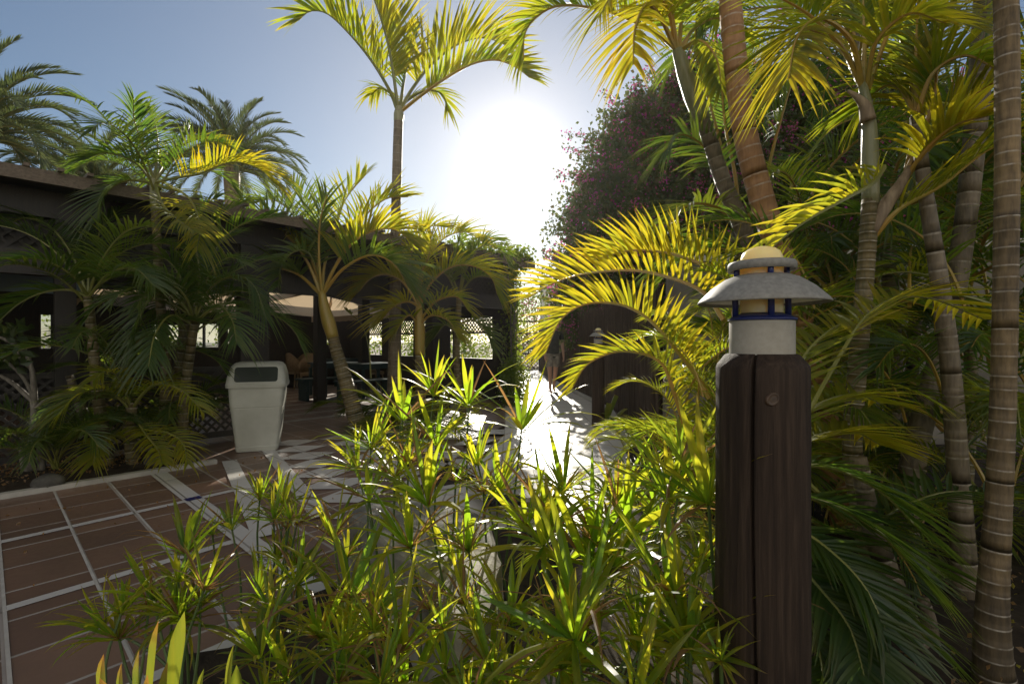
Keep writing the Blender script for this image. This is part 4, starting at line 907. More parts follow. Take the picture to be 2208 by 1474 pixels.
for path, dY in (([(1975, 250), (1960, 150), (1930, 60), (1880, 20)], .3), ([(1976, 250), (1990, 120), (2040, 20), (2110, -20)], .2), ([(1975, 250), (1940, 190), (1900, 190), (1850, 240)], .3), ([(1976, 250), (2010, 160), (2080, 120), (2150, 150)], -.2), ([(1976, 250), (1975, 120), (1980, -20)], .1)):
    hero(p, H_(path, dY), leaf=M['areca'], stalk=M['stalk_o'], **{**nk, 't0': .25})
Y = 1.82
p = palm('areca_palm', at(1965, 1390, Y), 'leaning bare grey stem low on the right, slanting down to the soil', group=G_R)
stems(p, [([(1972, 1395), (1930, 1280), (1880, 1130), (1850, 985)], Y, 56, 32, 'trunk_grey'), ([(2012, 1410), (2005, 1340), (1990, 1290)], Y, 30, 22, 'trunk_grey')])
Y = 3.4
p = palm('areca_palm', at(1925, 1110, Y), 'dim slender trunks in the shade between the orange stalked palm and the grey trunks', group=G_R)
stems(p, [([(1925, 1110), (1928, 850), (1920, 620), (1905, 400)], Y, 34, 28, 'trunk_grey'), ([(1960, 1110), (1965, 850), (1975, 650)], Y + .3, 26, 22, 'trunk_grey'), ([(1780, 1090), (1768, 900), (1775, 700), (1800, 500)], Y + .4, 30, 26, 'trunk_green')])
for k in range(12): lib_frond(p, 'areca', k % 4, at(rng.choice((1905, 1800, 1975)), rng.choice((420, 520, 640)), Y), k * 2.4, rng.uniform(.8, 1.15), tilt=rng.uniform(-.3, .2), leaf=M['areca_dark'])
# background fronds that fill the right side
for (x, y, Yd, nF, scl, lab) in ((1760, 1060, 3.9, 22, 1.25, 'dark leafy palm thicket filling the shade right of the lamp post'), (2080, 1040, 3.6, 16, 1.2, 'dark leafy palm in the shade behind the grey trunks by the wall'), (2250, 1000, 3.0, 14, 1.2, 'leafy palm at the right edge behind the ringed trunk')):
    b0_ = at(x, y, Yd); b0_.z = .1; p = palm('areca_palm', b0_, lab, 'palm', 'leafy palms in the shade of the wall')
    trunk(p, [b0_, b0_ + V((.05, 0, .9)), b0_ + V((.0, .05, 1.7))], [.10, .08, .07], M['trunk_green'], .08)
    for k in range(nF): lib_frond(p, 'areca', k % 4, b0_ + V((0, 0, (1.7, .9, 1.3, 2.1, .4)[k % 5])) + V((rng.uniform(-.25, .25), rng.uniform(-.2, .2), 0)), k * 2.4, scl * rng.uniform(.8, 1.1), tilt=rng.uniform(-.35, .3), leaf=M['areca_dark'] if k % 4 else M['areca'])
for (px, py, Yd) in (): pass
# palm high above the frame top on the right: leafy canopy hanging in
cw = at(1850, 60, 3.6); p = palm('areca_palm', (cw.x, cw.y, .1), 'tall palm behind the orange stalked palm, its crown filling the top right corner')
trunk(p, [V((cw.x, cw.y, .1)), V((cw.x + .1, cw.y, 1.8)), V((cw.x, cw.y, cw.z))], [.12, .10, .08], M['trunk_grey'], .1)
for k in range(20): lib_frond(p, 'areca', k % 4, cw + V((0, 0, rng.uniform(-.3, .3))), k * 2.4, rng.uniform(1.0, 1.4), tilt=rng.uniform(-.5, .15), leaf=M['areca_dark'] if k % 2 else M['areca'])
for (x, y, Yd, nF, lab) in ((1800, 1130, 2.75, 26, 'fine leaved green palm filling the gap between the lamp log and the orange stalked trunk'), (1935, 1060, 3.05, 26, 'fine leaved palm between the orange stalked trunk and the grey trunks'), (2095, 1120, 2.8, 22, 'fine leaved palm behind the straight grey trunk'), (2190, 1160, 2.4, 16, 'fine leaved palm at the right edge beyond the brown ringed trunk'), (1700, 1120, 3.3, 24, 'fine leaved palm directly behind the lamp, half lit')):
    b0_ = at(x, y, Yd); b0_.z = .08; p = palm('young_palm', b0_, lab, 'palm', 'fine leaved young palms under the tall trunks')
    for k in range(nF): lib_frond(p, 'low' if k % 3 else 'areca', k % 4, b0_ + V((rng.uniform(-.3, .3), rng.uniform(-.25, .25), (.05, .35, .7, 1.0, 1.3)[k % 5])), k * 2.4 + rng.uniform(-.4, .4), rng.uniform(.55, .85), tilt=rng.uniform(-.3, .35), leaf=M['areca_dark'] if k % 3 == 0 else M['areca'])
# --- the bright areca left of the lamp
Y = 2.7
ab = at(1500, 1140, Y); ab.z = .1
p = palm('areca_palm', ab, 'bright yellow green backlit palm just left of the lamp, fronds arching over the path')
fk = dict(n=27, L=.36, wd=.021, t0=.12, vee=1.0, droop=.14, a0=1.3, a1=.7, r0=.013, hue=.75, dry=.45)
for path, kw in (([(1600, 640, 2.4), (1560, 592, 2.5), (1505, 566, 2.6), (1438, 545, 2.7), (1360, 540, 2.8), (1280, 560, 2.9)], {'vee': 1.1}), ([(1560, 690, 2.5), (1519, 632, 2.6), (1456, 602, 2.7), (1367, 583, 2.8), (1262, 590, 2.9), (1190, 612, 3.0), (1135, 645, 3.0)], {'hue': .85, 'n': 31}),
                 ([(1530, 860, 2.5), (1505, 815, 2.55), (1456, 752, 2.6), (1420, 709, 2.65), (1385, 678, 2.7), (1332, 655, 2.75), (1262, 656, 2.8), (1209, 690, 2.8), (1175, 765, 2.8)], {'n': 34, 'L': .33}), ([(1490, 960, 2.4), (1449, 833, 2.45), (1428, 785, 2.5), (1385, 762, 2.55), (1325, 759, 2.6), (1265, 787, 2.6), (1233, 840, 2.6)], {'n': 34, 'vee': .5, 'L': .26, 'hue': .6})):
    hero(p, path, **{**fk, **kw})
for k in range(74):
    x, y = rng.uniform(1430, 1640), rng.uniform(720, 1200); Yd = rng.uniform(2.3, 3.2)
    lib_frond(p, 'areca', k % 4, at(x, y, Yd), rng.uniform(-1.7, 3.6), rng.uniform(.38, .62), tilt=rng.uniform(-.1, .4))
for k in range(16):
    x, y = rng.uniform(1330, 1560), rng.uniform(1060, 1230); Yd = rng.uniform(2.0, 2.6)
    lib_frond(p, 'low', k % 4, at(x, y, Yd), rng.uniform(0, 6.28), rng.uniform(.38, .6), tilt=rng.uniform(-.2, .2))
# --- low palm whose fronds fan to the right of the lamp post
Y = 1.7
lb_ = at(1640, 1330, Y); lb_.z = .12
p = palm('areca_palm', lb_, 'low spreading palm behind the lamp log, fronds fanning right over dark soil')
for path, dY, kw in (([(1700, 1000), (1800, 1010), (1900, 1060), (1990, 1150)], -.1, {}), ([(1700, 1060), (1800, 1090), (1900, 1150), (2000, 1260)], -.2, {}), ([(1690, 1120), (1780, 1180), (1860, 1260), (1920, 1380)], -.3, {}), ([(1690, 1180), (1760, 1260), (1830, 1350), (1870, 1480)], -.4, {}), ([(1690, 1240), (1740, 1320), (1770, 1420), (1780, 1520)], -.45, {}),
                     ([(1720, 1020), (1850, 1130), (1950, 1090), (2050, 1060), (2210, 1070)], .1, {'r0': .008}), ([(1690, 980), (1760, 940), (1840, 930), (1900, 960)], .1, {'hue': .7}), ([(1690, 960), (1750, 880), (1840, 850), (1900, 870)], .2, {'hue': .6}), ([(1700, 1100), (1820, 1150), (1950, 1180), (2050, 1250)], .2, {}), ([(1690, 1150), (1800, 1240), (1920, 1300), (2010, 1390)], -.1, {}), ([(1680, 900), (1740, 760), (1830, 690), (1900, 690)], .4, {'hue': .7}), ([(1690, 1000), (1780, 820), (1880, 670), (1990, 640), (2125, 690)], .2, {'hue': .8, 't0': .45})):
    hero(p, H_(path, dY), leaf=M['areca' if kw.get('hue', 0) > .5 else 'areca_dark'], stalk=M['stalk_g'], **{**fk, 'n': 28, 'L': .27, 'wd': .02, 'vee': .25, 'hue': .3, 'a0': .9, 'droop': .15, 'r0': .008, **kw})
# ================================================================== SEDGES
WH = {}
def whorl(k):
    if k in WH: return WH[k]
    rd = random.Random(100 + k); b = MB(); n = (20, 24, 18, 22, 26, 20, 16, 22)[k]
    for i in range(n):
        az = i * 2.39996 + rd.uniform(-.3, .3); el = R(rd.uniform(12, 84) if k != 5 else rd.uniform(-10, 70)); L = rd.uniform(.5, 1.12); bend = rd.uniform(.05, 1.1) * (1.2 if el < .9 else .6)
        wd = rd.uniform(.038, .080); dry = rd.random() < (.10 if k not in (2, 5) else .26); hue = rd.choice((rd.uniform(0, .3), rd.uniform(.1, .6), rd.uniform(.5, 1.0))); tipb = rd.choice((.25, .6, 1, 1, 1)); tw = rd.uniform(-.4, .4)
        if dry: el = min(el, R(50)); wd *= .6
        h = V((math.cos(az), math.sin(az), 0)); s = V((-h.y, h.x, 0)); p = V((0, 0, rd.uniform(-.03, .03))) + h * .012; prev = None; W = (.45, .8, 1.0, .98, .85, .5, 0); st = 6
        for q in range(st + 1):
            t = q / st; e = el - bend * t * t; d = h * math.cos(e) + V((0, 0, math.sin(e)))
            if q: p = p + d * (L / st)
            nr = s.cross(d); sv = (s * math.cos(tw * t) + nr * math.sin(tw * t)); wv = wd * .5 * W[q]
            g = 1.0 if dry else max(0, min(1, (t - (1 - .17 * tipb)) * 9))
            tt = (hue + (.5 if (not dry and 0 < g < .9) or (t > .62 - .2 * tipb and tipb > .5) else 0), g, 0)
            if dry: p = p + V((0, 0, -.02 * t))
            cur = [b.add(p, tt)] if q == st else [b.add(p + sv * wv + nr * wv * .4, tt), b.add(p, tt), b.add(p - sv * wv + nr * wv * .4, tt)]
            if prev:
                if q == st: b.face(prev[0], prev[1], cur[0]); b.face(prev[1], prev[2], cur[0])
                else: b.face(prev[0], prev[1], cur[1], cur[0]); b.face(prev[1], prev[2], cur[2], cur[1])
            prev = cur
    if k in (0, 2, 5):                       # dry flower tufts between the blades
        for i in range(26):
            az = rd.uniform(0, 6.28); d = V((math.cos(az), math.sin(az), rd.uniform(.4, 1.6))).normalized(); leaflet(b, V((0, 0, 0)), d, V((0, 0, 1)).cross(d).normalized(), rd.uniform(.15, .34), .012, .1, .3, 2, 3)
    o = b.build('leaf_whorl', M['sedge'], org=(0, 0, 0)); WH[k] = o.data; bpy.data.objects.remove(o); return WH[k]
def sedge(name, heads, base, label, extra=0, spread=60, Yj=.15):
    c = at(*base); c.z = .06; t = thing(name, c, label, 'sedge', 'umbrella sedges in the front bed')
    hs = list(heads)
    for _ in range(extra):
        x, y, Yd, r, k = rng.choice(heads); hs.append((x + rng.gauss(0, spread), y + abs(rng.gauss(25, spread * .8)), Yd + rng.uniform(-Yj, Yj), r * rng.uniform(.42, 1.15), rng.randrange(8)))
    for (x, y, Yd, r, k) in hs:
        q = at(x, y, Yd); q.z = max(q.z, .18); sc = (1.38 if Yd < 1.7 else 1.25) * r / F * Yd; g = V((c.x + rng.uniform(-.10, .10) + (q.x - c.x) * .35, c.y + rng.uniform(-.08, .08) + (q.y - c.y) * .35, .05))
        mid = (g + q) / 2 + V((rng.uniform(-.03, .03), rng.uniform(-.03, .03), .02)); b = MB(); b.tube(spline([g, mid, q], 8), [.0045] * 4 + [.004] * 2 + [.0036] * 2, 6)
        s_ = b.build('stem', M['stalk_s'], t); o = bpy.data.objects.new('leaf_whorl', whorl(k)); COL.objects.link(o); o.parent = s_
        o.location = q - parent_world(s_); dd = (q - mid).normalized()
        o.rotation_euler = (dd.to_track_quat('Z', 'Y').to_matrix() @ Matrix.Rotation(rng.uniform(0, 6.28), 3, 'Z') @ Matrix.Rotation(rng.uniform(-.25, .25), 3, 'X')).to_euler(); o.scale = (sc, sc, sc)
    return t
sedge('umbrella_sedge', [(262, 1320, 1.5, 95, 1), (330, 1290, 1.55, 100, 4), (400, 1195, 1.65, 120, 0), (385, 1250, 1.55, 100, 3), (440, 1270, 1.5, 110, 2)], (400, 1400, 1.5), 'leftmost sedge clump, spilling over the terracotta tiles', 8, 50)
sedge('umbrella_sedge', [(500, 1140, 1.95, 95, 6), (560, 1075, 2.05, 85, 3), (612, 1085, 2.1, 95, 1), (590, 1120, 1.95, 90, 4), (640, 1130, 1.9, 90, 2)], (580, 1250, 2.0), 'farther left sedge clump with short sunlit tufts, beside the white paving strips', 7, 42)
sedge('umbrella_sedge', [(720, 1160, 1.5, 110, 2), (755, 1292, 1.3, 165, 5), (690, 1375, 1.2, 130, 0), (640, 1260, 1.35, 110, 1), (590, 1330, 1.25, 120, 3)], (700, 1500, 1.3), 'sedge clump with many dried blades at the left flank of the flat rock', 3, 75)
sedge('umbrella_sedge', [(800, 965, 1.9, 120, 4), (850, 1030, 1.75, 150, 5), (940, 958, 1.85, 135, 6), (880, 1000, 1.8, 120, 2), (770, 1010, 1.85, 110, 1), (868, 905, 1.95, 140, 6), (935, 850, 2.1, 115, 3)], (880, 1100, 1.8), 'tall sedge clump before the diamond paving, tips leaning left', 2, 50)
sedge('umbrella_sedge', [(1010, 872, 2.0, 125, 6), (1078, 1058, 1.8, 140, 6), (1125, 925, 1.95, 150, 6), (1030, 1000, 1.9, 115, 3)], (1075, 1120, 1.9), 'tallest thin sedges standing against the glaring path', 2, 45)
sedge('umbrella_sedge', [(922, 1085, 1.5, 180, 3), (885, 1180, 1.42, 140, 0), (1010, 1185, 1.45, 140, 5)], (975, 1420, 1.45), 'sedge clump whose dark head stands before the flat rock top', 0, 50)
sedge('umbrella_sedge', [(860, 1405, 1.05, 180, 2), (560, 1415, 1.1, 130, 1), (960, 1455, 1.05, 140, 5), (730, 1470, 1.05, 140, 0), (620, 1462, 1.1, 120, 4), (800, 1330, 1.15, 120, 3)], (760, 1700, 1.05), 'nearest sedge clump at the bottom edge, in front of the dark rock side', 7, 95)
sedge('umbrella_sedge', [(1255, 1352, 1.12, 235, 0), (1100, 1340, 1.15, 150, 1), (1210, 1440, 1.05, 150, 3), (1000, 1300, 1.2, 130, 2), (1060, 1450, 1.05, 140, 4), (1380, 1400, 1.05, 160, 1)], (1220, 1650, 1.1), 'big sprawling sedge clump right of the rock, its long blades reaching the lamp log', 13, 110)
sedge('umbrella_sedge', [(1268, 1215, 1.4, 210, 6), (1180, 1130, 1.5, 150, 3), (1350, 1160, 1.45, 170, 6), (1330, 1080, 1.6, 140, 4), (1215, 1060, 1.7, 120, 0)], (1280, 1420, 1.4), 'upright sedge clump with brown blade tips in front of the bright palm', 8, 95)
sedge('umbrella_sedge', [(1442, 1072, 1.25, 165, 3), (1470, 1010, 1.3, 140, 6), (1490, 1400, 1.0, 170, 1), (1450, 1290, 1.1, 170, 0), (1510, 1210, 1.15, 120, 4)], (1470, 1600, 1.15), 'sedge clump touching the lamp log, two blades crossing its face', 7, 60)
# strap leaved plant at the bottom left corner
def strapplant(name, base, tips, label):
    t = thing(name, base, label, 'plant'); base = V(base)
    for (x, y, Yd, wpx) in tips:
        tip = at(x, y, Yd); b = MB(); p0 = base + V((rng.uniform(-.04, .04) + (tip.x - base.x) * .6, rng.uniform(-.04, .04), 0)); m_ = (p0 + tip) / 2 + V(((tip.x - p0.x) * -.1, 0, .03)); Q = spline([p0, m_, tip], 24); a = rng.uniform(-1.0, 1.0); sv = V((math.cos(a), math.sin(a), 0)); fw = V((-sv.y, sv.x, 0)); wm = pw(wpx, Yd); prev = None; dr = rng.choice((0, .0, .8, 1)); hue = rng.uniform(-.15, .45)
        for k, q in enumerate(Q):
            s = k / 23; wv = wm * .42 * (min(1, .8 + s * .4) if s < .90 else max(0, 1 - ((s - .90) / .10) ** 1.8)); tt = (hue + .2 * s, max(0, min(1, (s - .90) * 10)) * dr, 0)
            if k == 23: cur = [b.add(q, tt)]
            else: cur = [b.add(q + sv * wv - fw * wv * .75, tt), b.add(q, tt), b.add(q - sv * wv - fw * wv * .75, tt)]
            if prev:
                if k == 23: b.face(prev[0], prev[1], cur[0]); b.face(prev[1], prev[2], cur[0])
                else: b.face(prev[0], prev[1], cur[1], cur[0]); b.face(prev[1], prev[2], cur[2], cur[1])
            prev = cur
        b.build('leaf', M['strap'], t, True)
    return t
strapplant('strap_leaf_plant', at(360, 1930, .85), [(398, 1316, .85, 36), (342, 1336, .86, 27), (224, 1408, .88, 40), (262, 1428, .84, 30), (362, 1424, .82, 28), (504, 1388, .84, 30), (510, 1432, .8, 36), (215, 1460, .8, 34), (318, 1452, .8, 26), (300, 1400, .95, 24), (440, 1440, .9, 30)], 'yellow green strap leaved plant poking up at the bottom left corner')
# broad leaved sprigs by the second lamp
sp = strapplant('leafy_sprig', gp(1318, 905), [(1308, 868, 6.6, 26), (1345, 880, 6.6, 24), (1325, 850, 6.7, 22), (1300, 890, 6.5, 22), (1360, 905, 6.5, 20)], 'small broad leaved sprig at the foot of the distant lamp post')
# ================================================================== BOUGAINVILLEA
def leafcard(b, p, sz, t, rd, out=None):
    d = V((rd.gauss(0, 1), rd.gauss(0, 1), rd.gauss(0, 1)))
    if out: d = d + out * .8
    d.normalize(); s = d.orthogonal().normalized(); s = (s * math.cos(rd.uniform(0, 6.28)) + d.cross(s) * math.sin(rd.uniform(0, 6.28))).normalized(); nr = d.cross(s)
    a = b.add(p, t); c = b.add(p + d * sz, t); l = b.add(p + d * sz * .45 + s * sz * .34 + nr * sz * .1, t); r = b.add(p + d * sz * .45 - s * sz * .34 + nr * sz * .1, t)
    b.face(a, l, c); b.face(a, c, r)
bg_ = thing('bougainvillea', (4.5, 12.4, 0), 'huge dark bougainvillea mound with magenta bracts above the brushwood fence', 'bougainvillea')
rd = random.Random(5); lf, fl, br = MB(), MB(), MB()
E = [((4.6, 12.3, 3.0), (3.3, 1.7, 3.5)), ((2.6, 12.0, 2.9), (1.35, 1.1, 1.9)), ((3.4, 12.2, 4.4), (1.5, 1.2, 1.6)), ((6.6, 12.0, 3.6), (2.8, 1.6, 4.1)), ((9.3, 11.6, 3.4), (3.0, 1.5, 3.8)), ((12.2, 11.0, 2.8), (2.6, 1.5, 3.2)), ((7.7, 11.8, 6.6), (1.5, .9, 1.4)), ((5.0, 12.2, 6.0), (1.5, 1.0, 1.4)), ((3.7, 12.1, 5.1), (1.35, 1.0, 1.6)), ((1.9, 12.0, 2.2), (.8, .8, .9)), ((3.7, 12.1, 6.2), (1.15, .9, 1.1)), ((2.75, 12.0, 5.4), (.8, .8, 1.0)), ((4.9, 12.2, 7.0), (1.3, 1.0, 1.2)), ((2.1, 12.0, 4.1), (.7, .7, .9))]
def insideE(p, sk=-1):
    return any(sum(((p[i] - c[i]) / r[i]) ** 2 for i in range(3)) < 1 for k, (c, r) in enumerate(E) if k != sk)
clumps = []
for k, (c, r) in enumerate(E):
    n = int(265 * (r[0] * r[2]) ** .8)
    for _ in range(n):
        v = V((rd.gauss(0, 1), rd.gauss(0, 1), rd.gauss(0, 1))).normalized()
        if v.y > .45: continue
        q = rd.uniform(.78, 1.06); p = V((c[0] + v.x * r[0] * q, c[1] + v.y * r[1] * q, c[2] + v.z * r[2] * q))
        if p.z < .3 or (insideE(p, k) and rd.random() < .7): continue
        clumps.append((p, v))
for (p, v) in clumps:
    hue = rd.uniform(0, .7); n = rd.randint(20, 40); rr = rd.uniform(.14, .30)
    for _ in range(n):
        q = p + V((rd.gauss(0, rr), rd.gauss(0, rr), rd.gauss(0, rr))); leafcard(lf, q, rd.uniform(.075, .135), (hue + rd.uniform(-.2, .2), 0, 0), rd, v)
    if rd.random() < .50:
        for _ in range(rd.randint(7, 20)):
            q = p + v * .12 + V((rd.gauss(0, .11), rd.gauss(0, .11), rd.gauss(0, .11))); leafcard(fl, q, rd.uniform(.05, .085), (rd.uniform(0, .9), 0, 0), rd, v)
# inner dead twigs keep the mass dark but not solid
for _ in range(5200):
    k = rd.choices(range(len(E)), [e[1][0] * e[1][2] for e in E])[0]; c, r = E[k]; v = V((rd.gauss(0, 1), rd.gauss(0, .6), rd.gauss(0, 1))).normalized() * rd.uniform(.2, .92); p = V((c[0] + v.x * r[0], c[1] + v.y * r[1], c[2] + v.z * r[2]))
    if p.z < .2: continue
    d = V((rd.gauss(0, 1), rd.gauss(0, 1), rd.gauss(.4, 1))).normalized(); L = rd.uniform(.4, 1.1); br.tube([p, p + d * L * .5 + V((rd.gauss(0, .05), 0, rd.gauss(0, .05))), p + d * L], [.009, .007, .003], 4, cap=False)
    for _ in range(14): leafcard(lf, p + d * rd.uniform(0, L) + V((rd.gauss(0, .12), rd.gauss(0, .12), rd.gauss(0, .12))), rd.uniform(.11, .20), (rd.uniform(0, .4), rd.choice((0, 0, .6)), 0), rd)
# sprays that stick out to the left and top
def spray(p, d, L, flower=.6):
    p = V(p); d = V(d).normalized(); pts = [p]; 
    for k in range(8): d = (d + V((rd.gauss(0, .18), rd.gauss(0, .15), rd.gauss(0, .16) - .03))).normalized(); pts.append(pts[-1] + d * L / 8)
    br.tube(pts, [.008 - .0008 * k for k in range(9)], 4, cap=False)
    for k in range(1, 9):
        for _ in range(7): leafcard(lf, pts[k] + V((rd.gauss(0, .06), rd.gauss(0, .06), rd.gauss(0, .06))), rd.uniform(.055, .10), (rd.uniform(0, .8), 0, 0), rd)
    if rd.random() < flower:
        for k in (5, 6, 7, 8):
            for _ in range(rd.randint(3, 9)): leafcard(fl, pts[k] + V((rd.gauss(0, .06), rd.gauss(0, .06), rd.gauss(0, .06))), rd.uniform(.05, .085), (rd.uniform(0, 1), 0, 0), rd)
for (x, y, dx, dz, L) in ((1255, 440, -1, .0, .9), (1262, 470, -1, -.3, 1.0), (1250, 390, -1, .25, .5), (1270, 350, -1, .3, .6), (1290, 310, -1, .25, .7), (1330, 280, -.8, .6, .6), (1360, 260, -.8, .5, .9), (1400, 230, -.6, .8, .8), (1440, 200, -.5, .9, .7), (1480, 180, -.3, 1, .6), (1250, 500, -1, -.2, .6), (1270, 540, -1, -.1, .6), (1300, 300, -.9, .1, .6), (1520, 160, -.2, 1, .6), (1560, 130, 0, 1, .6), (1620, 100, .1, 1, .7), (1700, 80, .1, 1, .8), (1800, 60, 0, 1, .8), (1880, 60, .2, 1, .7), (1960, 110, .4, 1, .8), (1246, 560, -1, .1, .5), (1420, 215, -.9, .3, .7), (1385, 240, -.9, .2, .5)):
    spray(at(x, y, 11.7), (dx, -.3, dz), L * 1.15)
for (p, v) in clumps:
    if rd.random() < .10 and v.y < .1: spray(p, v + V((0, 0, .3)), rd.uniform(.4, .8), .5)
lf.build('foliage', M['bough'], bg_); fl.build('bracts', M['bract'], bg_)
for k in range(9): br.tube(spline([(1.9 + k * 1.2, 12.4, 0), (1.9 + k * 1.2 + rd.uniform(-.4, .4), 12.5, 1.5), (2.4 + k * 1.1 + rd.uniform(-.5, .5), 12.3, 3.6)], 8), [.05, .045, .04, .035, .03, .025, .02, .012], 7)
br.build('branches', M['bark'], bg_)
# pink flowering shrub and hedge beyond the gate
def shrub(name, c, r, n, sz, label, flowers=0, fcol=None, leafm=None, cat='shrub', trunkh=None, seed=1):
    rd = random.Random(seed); t = thing(name, (c[0], c[1], 0), label, cat); a, f, b = MB(), MB(), MB()
    for _ in range(n):
        v = V((rd.gauss(0, 1), rd.gauss(0, 1), rd.gauss(0, 1))).normalized(); q = rd.uniform(.45, 1.05) ** .6; p = V((c[0] + v.x * r[0] * q, c[1] + v.y * r[1] * q, c[2] + v.z * r[2] * q)); hue = rd.uniform(0, .8)
        if p.z < .03: continue
        for _ in range(8): leafcard(a, p + V((rd.gauss(0, .1), rd.gauss(0, .1), rd.gauss(0, .1))) * (sz / .08), sz * rd.uniform(.7, 1.2), (hue, 0, 0), rd, v)
        if rd.random() < flowers:
            for _ in range(6): leafcard(f, p + v * .05 + V((rd.gauss(0, .06), rd.gauss(0, .06), rd.gauss(0, .06))), sz * .9, (rd.random(), 0, 0), rd, v)
    for k in range(7): a_ = k * .9; b.tube([(c[0] + .08 * math.cos(a_), c[1] + .08 * math.sin(a_), 0), (c[0] + .5 * r[0] * math.cos(a_), c[1] + .5 * r[1] * math.sin(a_), c[2])], [.03, .012], 6)
    a.build('foliage', leafm or M['bough'], t); b.build('stems', M['bark'], t)
    if flowers: f.build('flowers', fcol or M['bract'], t)
    return t
shrub('flowering_shrub', (.9, 24.5, 2.0), (1.3, .9, 1.7), 420, .12, 'pink flowering shrub rising beyond the lattice gate', .35, None, M['ivy'], seed=3)
shrub('flowering_shrub', (-.6, 27, 1.2), (1.4, .9, 1.3), 240, .13, 'low loose shrub beyond the gate, left of the pink flowering one', .06, None, M['ivy'], seed=4)
shrub('box_bush', (.03, 9.15, .42), (.26, .42, .50), 420, .045, 'small clipped leafy bush at the left edge of the path by the ivy corner', 0, None, M['ivy'], 'bush', seed=6)
for k, (x, y, sx, sz_) in enumerate(((-8.5, 17.5, 2.2, 1.6), (-5.0, 18.6, 2.0, 1.3), (-12.5, 15.5, 2.4, 1.9), (-2.4, 17.5, 1.3, 1.1))):
    shrub('garden_bush', (x, y, sz_ * .8), (sx, .9, sz_), 420, .12, ('green bush glimpsed through the back windows of the pavilion, middle', 'green bush glimpsed through the back windows, right part', 'green bush glimpsed through the windows at the far left', 'green bush glimpsed through the side lattice of the pavilion')[k], 0, None, M['ivy'], 'bush', seed=10 + k)
# ivy on the pavilion corner and along its eave
iv = thing('climbing_ivy', P(7.2, 6.6), 'ivy climbing the pavilion corner post and trailing along the eave', 'climber'); rd = random.Random(21); a, b = MB(), MB()
for _ in range(2600):
    z = rd.uniform(.05, 2.78); n = 7.12 + rd.gauss(0, .10); u = 6.55 + rd.gauss(0, .10); leafcard(a, P(n, u, z), rd.uniform(.05, .09), (rd.uniform(0, .7), 0, 0), rd, -EU)
for _ in range(2400):
    n = 7.4 - abs(rd.gauss(0, 1.1)); leafcard(a, P(n, 6.25 + rd.uniform(-.15, .5), 2.80 + abs(rd.gauss(0, .12)) - .25 * max(0, rd.gauss(0, .6))), rd.uniform(.05, .10), (rd.uniform(0, .8), 0, 0), rd)
for k in range(5): b.tube(spline([P(7.1 + rd.uniform(-.12, .12), 6.46, 0), P(7.1 + rd.uniform(-.12, .12), 6.44, 1.2), P(7.1 + rd.uniform(-.12, .12), 6.44, 2.2), P(6.9 - k * .4, 6.2, 2.80)], 10), .012, 6)
a.build('leaves', M['ivy'], iv); b.build('stems', M['bark'], iv)
# bare pale shrub at the far left
Y = 4.25
fs = thing('bare_shrub', gp(62, 1022, .05), 'bare pale branched shrub at the far left before the dark pavilion', 'shrub'); b = MB()
for pts, w0, w1 in (([(62, 1030), (70, 950), (72, 870), (55, 850), (20, 820), (-30, 795)], 30, 9), ([(90, 1030), (85, 950), (76, 880), (72, 820), (60, 770), (20, 735), (-20, 722)], 26, 9), ([(78, 875), (60, 830), (38, 800), (-10, 760)], 14, 7), ([(72, 800), (45, 775), (35, 740)], 10, 5), ([(55, 1030), (48, 985), (46, 965)], 20, 14), ([(76, 880), (100, 860), (140, 850)], 9, 5)):
    Q = spline([at(x, y, Y + rng.uniform(-.08, .08)) for x, y in pts], 14); b.tube(Q, [pw(w0 + (w1 - w0) * k / 13, Y) * .30 * (1 + rng.uniform(-.07, .07)) for k in range(14)], 10)
b.build('branches', M['bark'], fs, True); a = MB()
for _ in range(160): leafcard(a, at(rng.uniform(-60, 60), rng.uniform(700, 790), Y + rng.uniform(-.3, .3)), rng.uniform(.07, .13), (rng.uniform(0, .4), 0, 0), rng)
a.build('foliage', M['bough'], fs)
for (x, y, s_, lab) in ((105, 1047, .10, 'small grey stone in the left bed at the foot of the bare shrub'), (330, 1000, .07, 'small grey stone on the kerb below the low yellowish palm')):
    t = thing('garden_stone', gp(x, y, .05), lab, 'stone'); b = MB(); b.lathe([(s_ * .7, -.03), (s_, .03), (s_ * .85, .07), (s_ * .4, .095), (0, .10)], gp(x, y, .03), 14, fn=lambda a, z, r: 1 + .12 * math.sin(a * 3 + 1) + .06 * math.sin(a * 5)); b.build('stone', M['darkstone'], t, True)
# fallen leaves in the beds
ll = MB()
for _ in range(900):
    n = rng.uniform(-1, 1.4); u = rng.uniform(5.5, 6.4); leafcard(ll, P(n, u, .09), rng.uniform(.015, .035), (.5, 1, 0), rng)
for _ in range(170):
    q = P(rng.uniform(-.4, 3.0), rng.choice((5.3 - abs(rng.gauss(0, .8)), rng.uniform(1, 5.2))), .016); leafcard(ll, q, rng.uniform(.01, .035), (.5, 1, 0), rng)
for _ in range(1600): leafcard(ll, V((rng.uniform(.6, 3.6), rng.uniform(1.2, 3.6), .14)), rng.uniform(.012, .03), (.5, rng.choice((1, 1, .6)), 0), rng)
o = ll.build('fallen_leaves', M['sedge']); tag(o, 'dry fallen leaves and litter scattered on the planting beds', 'litter', None, 'stuff')
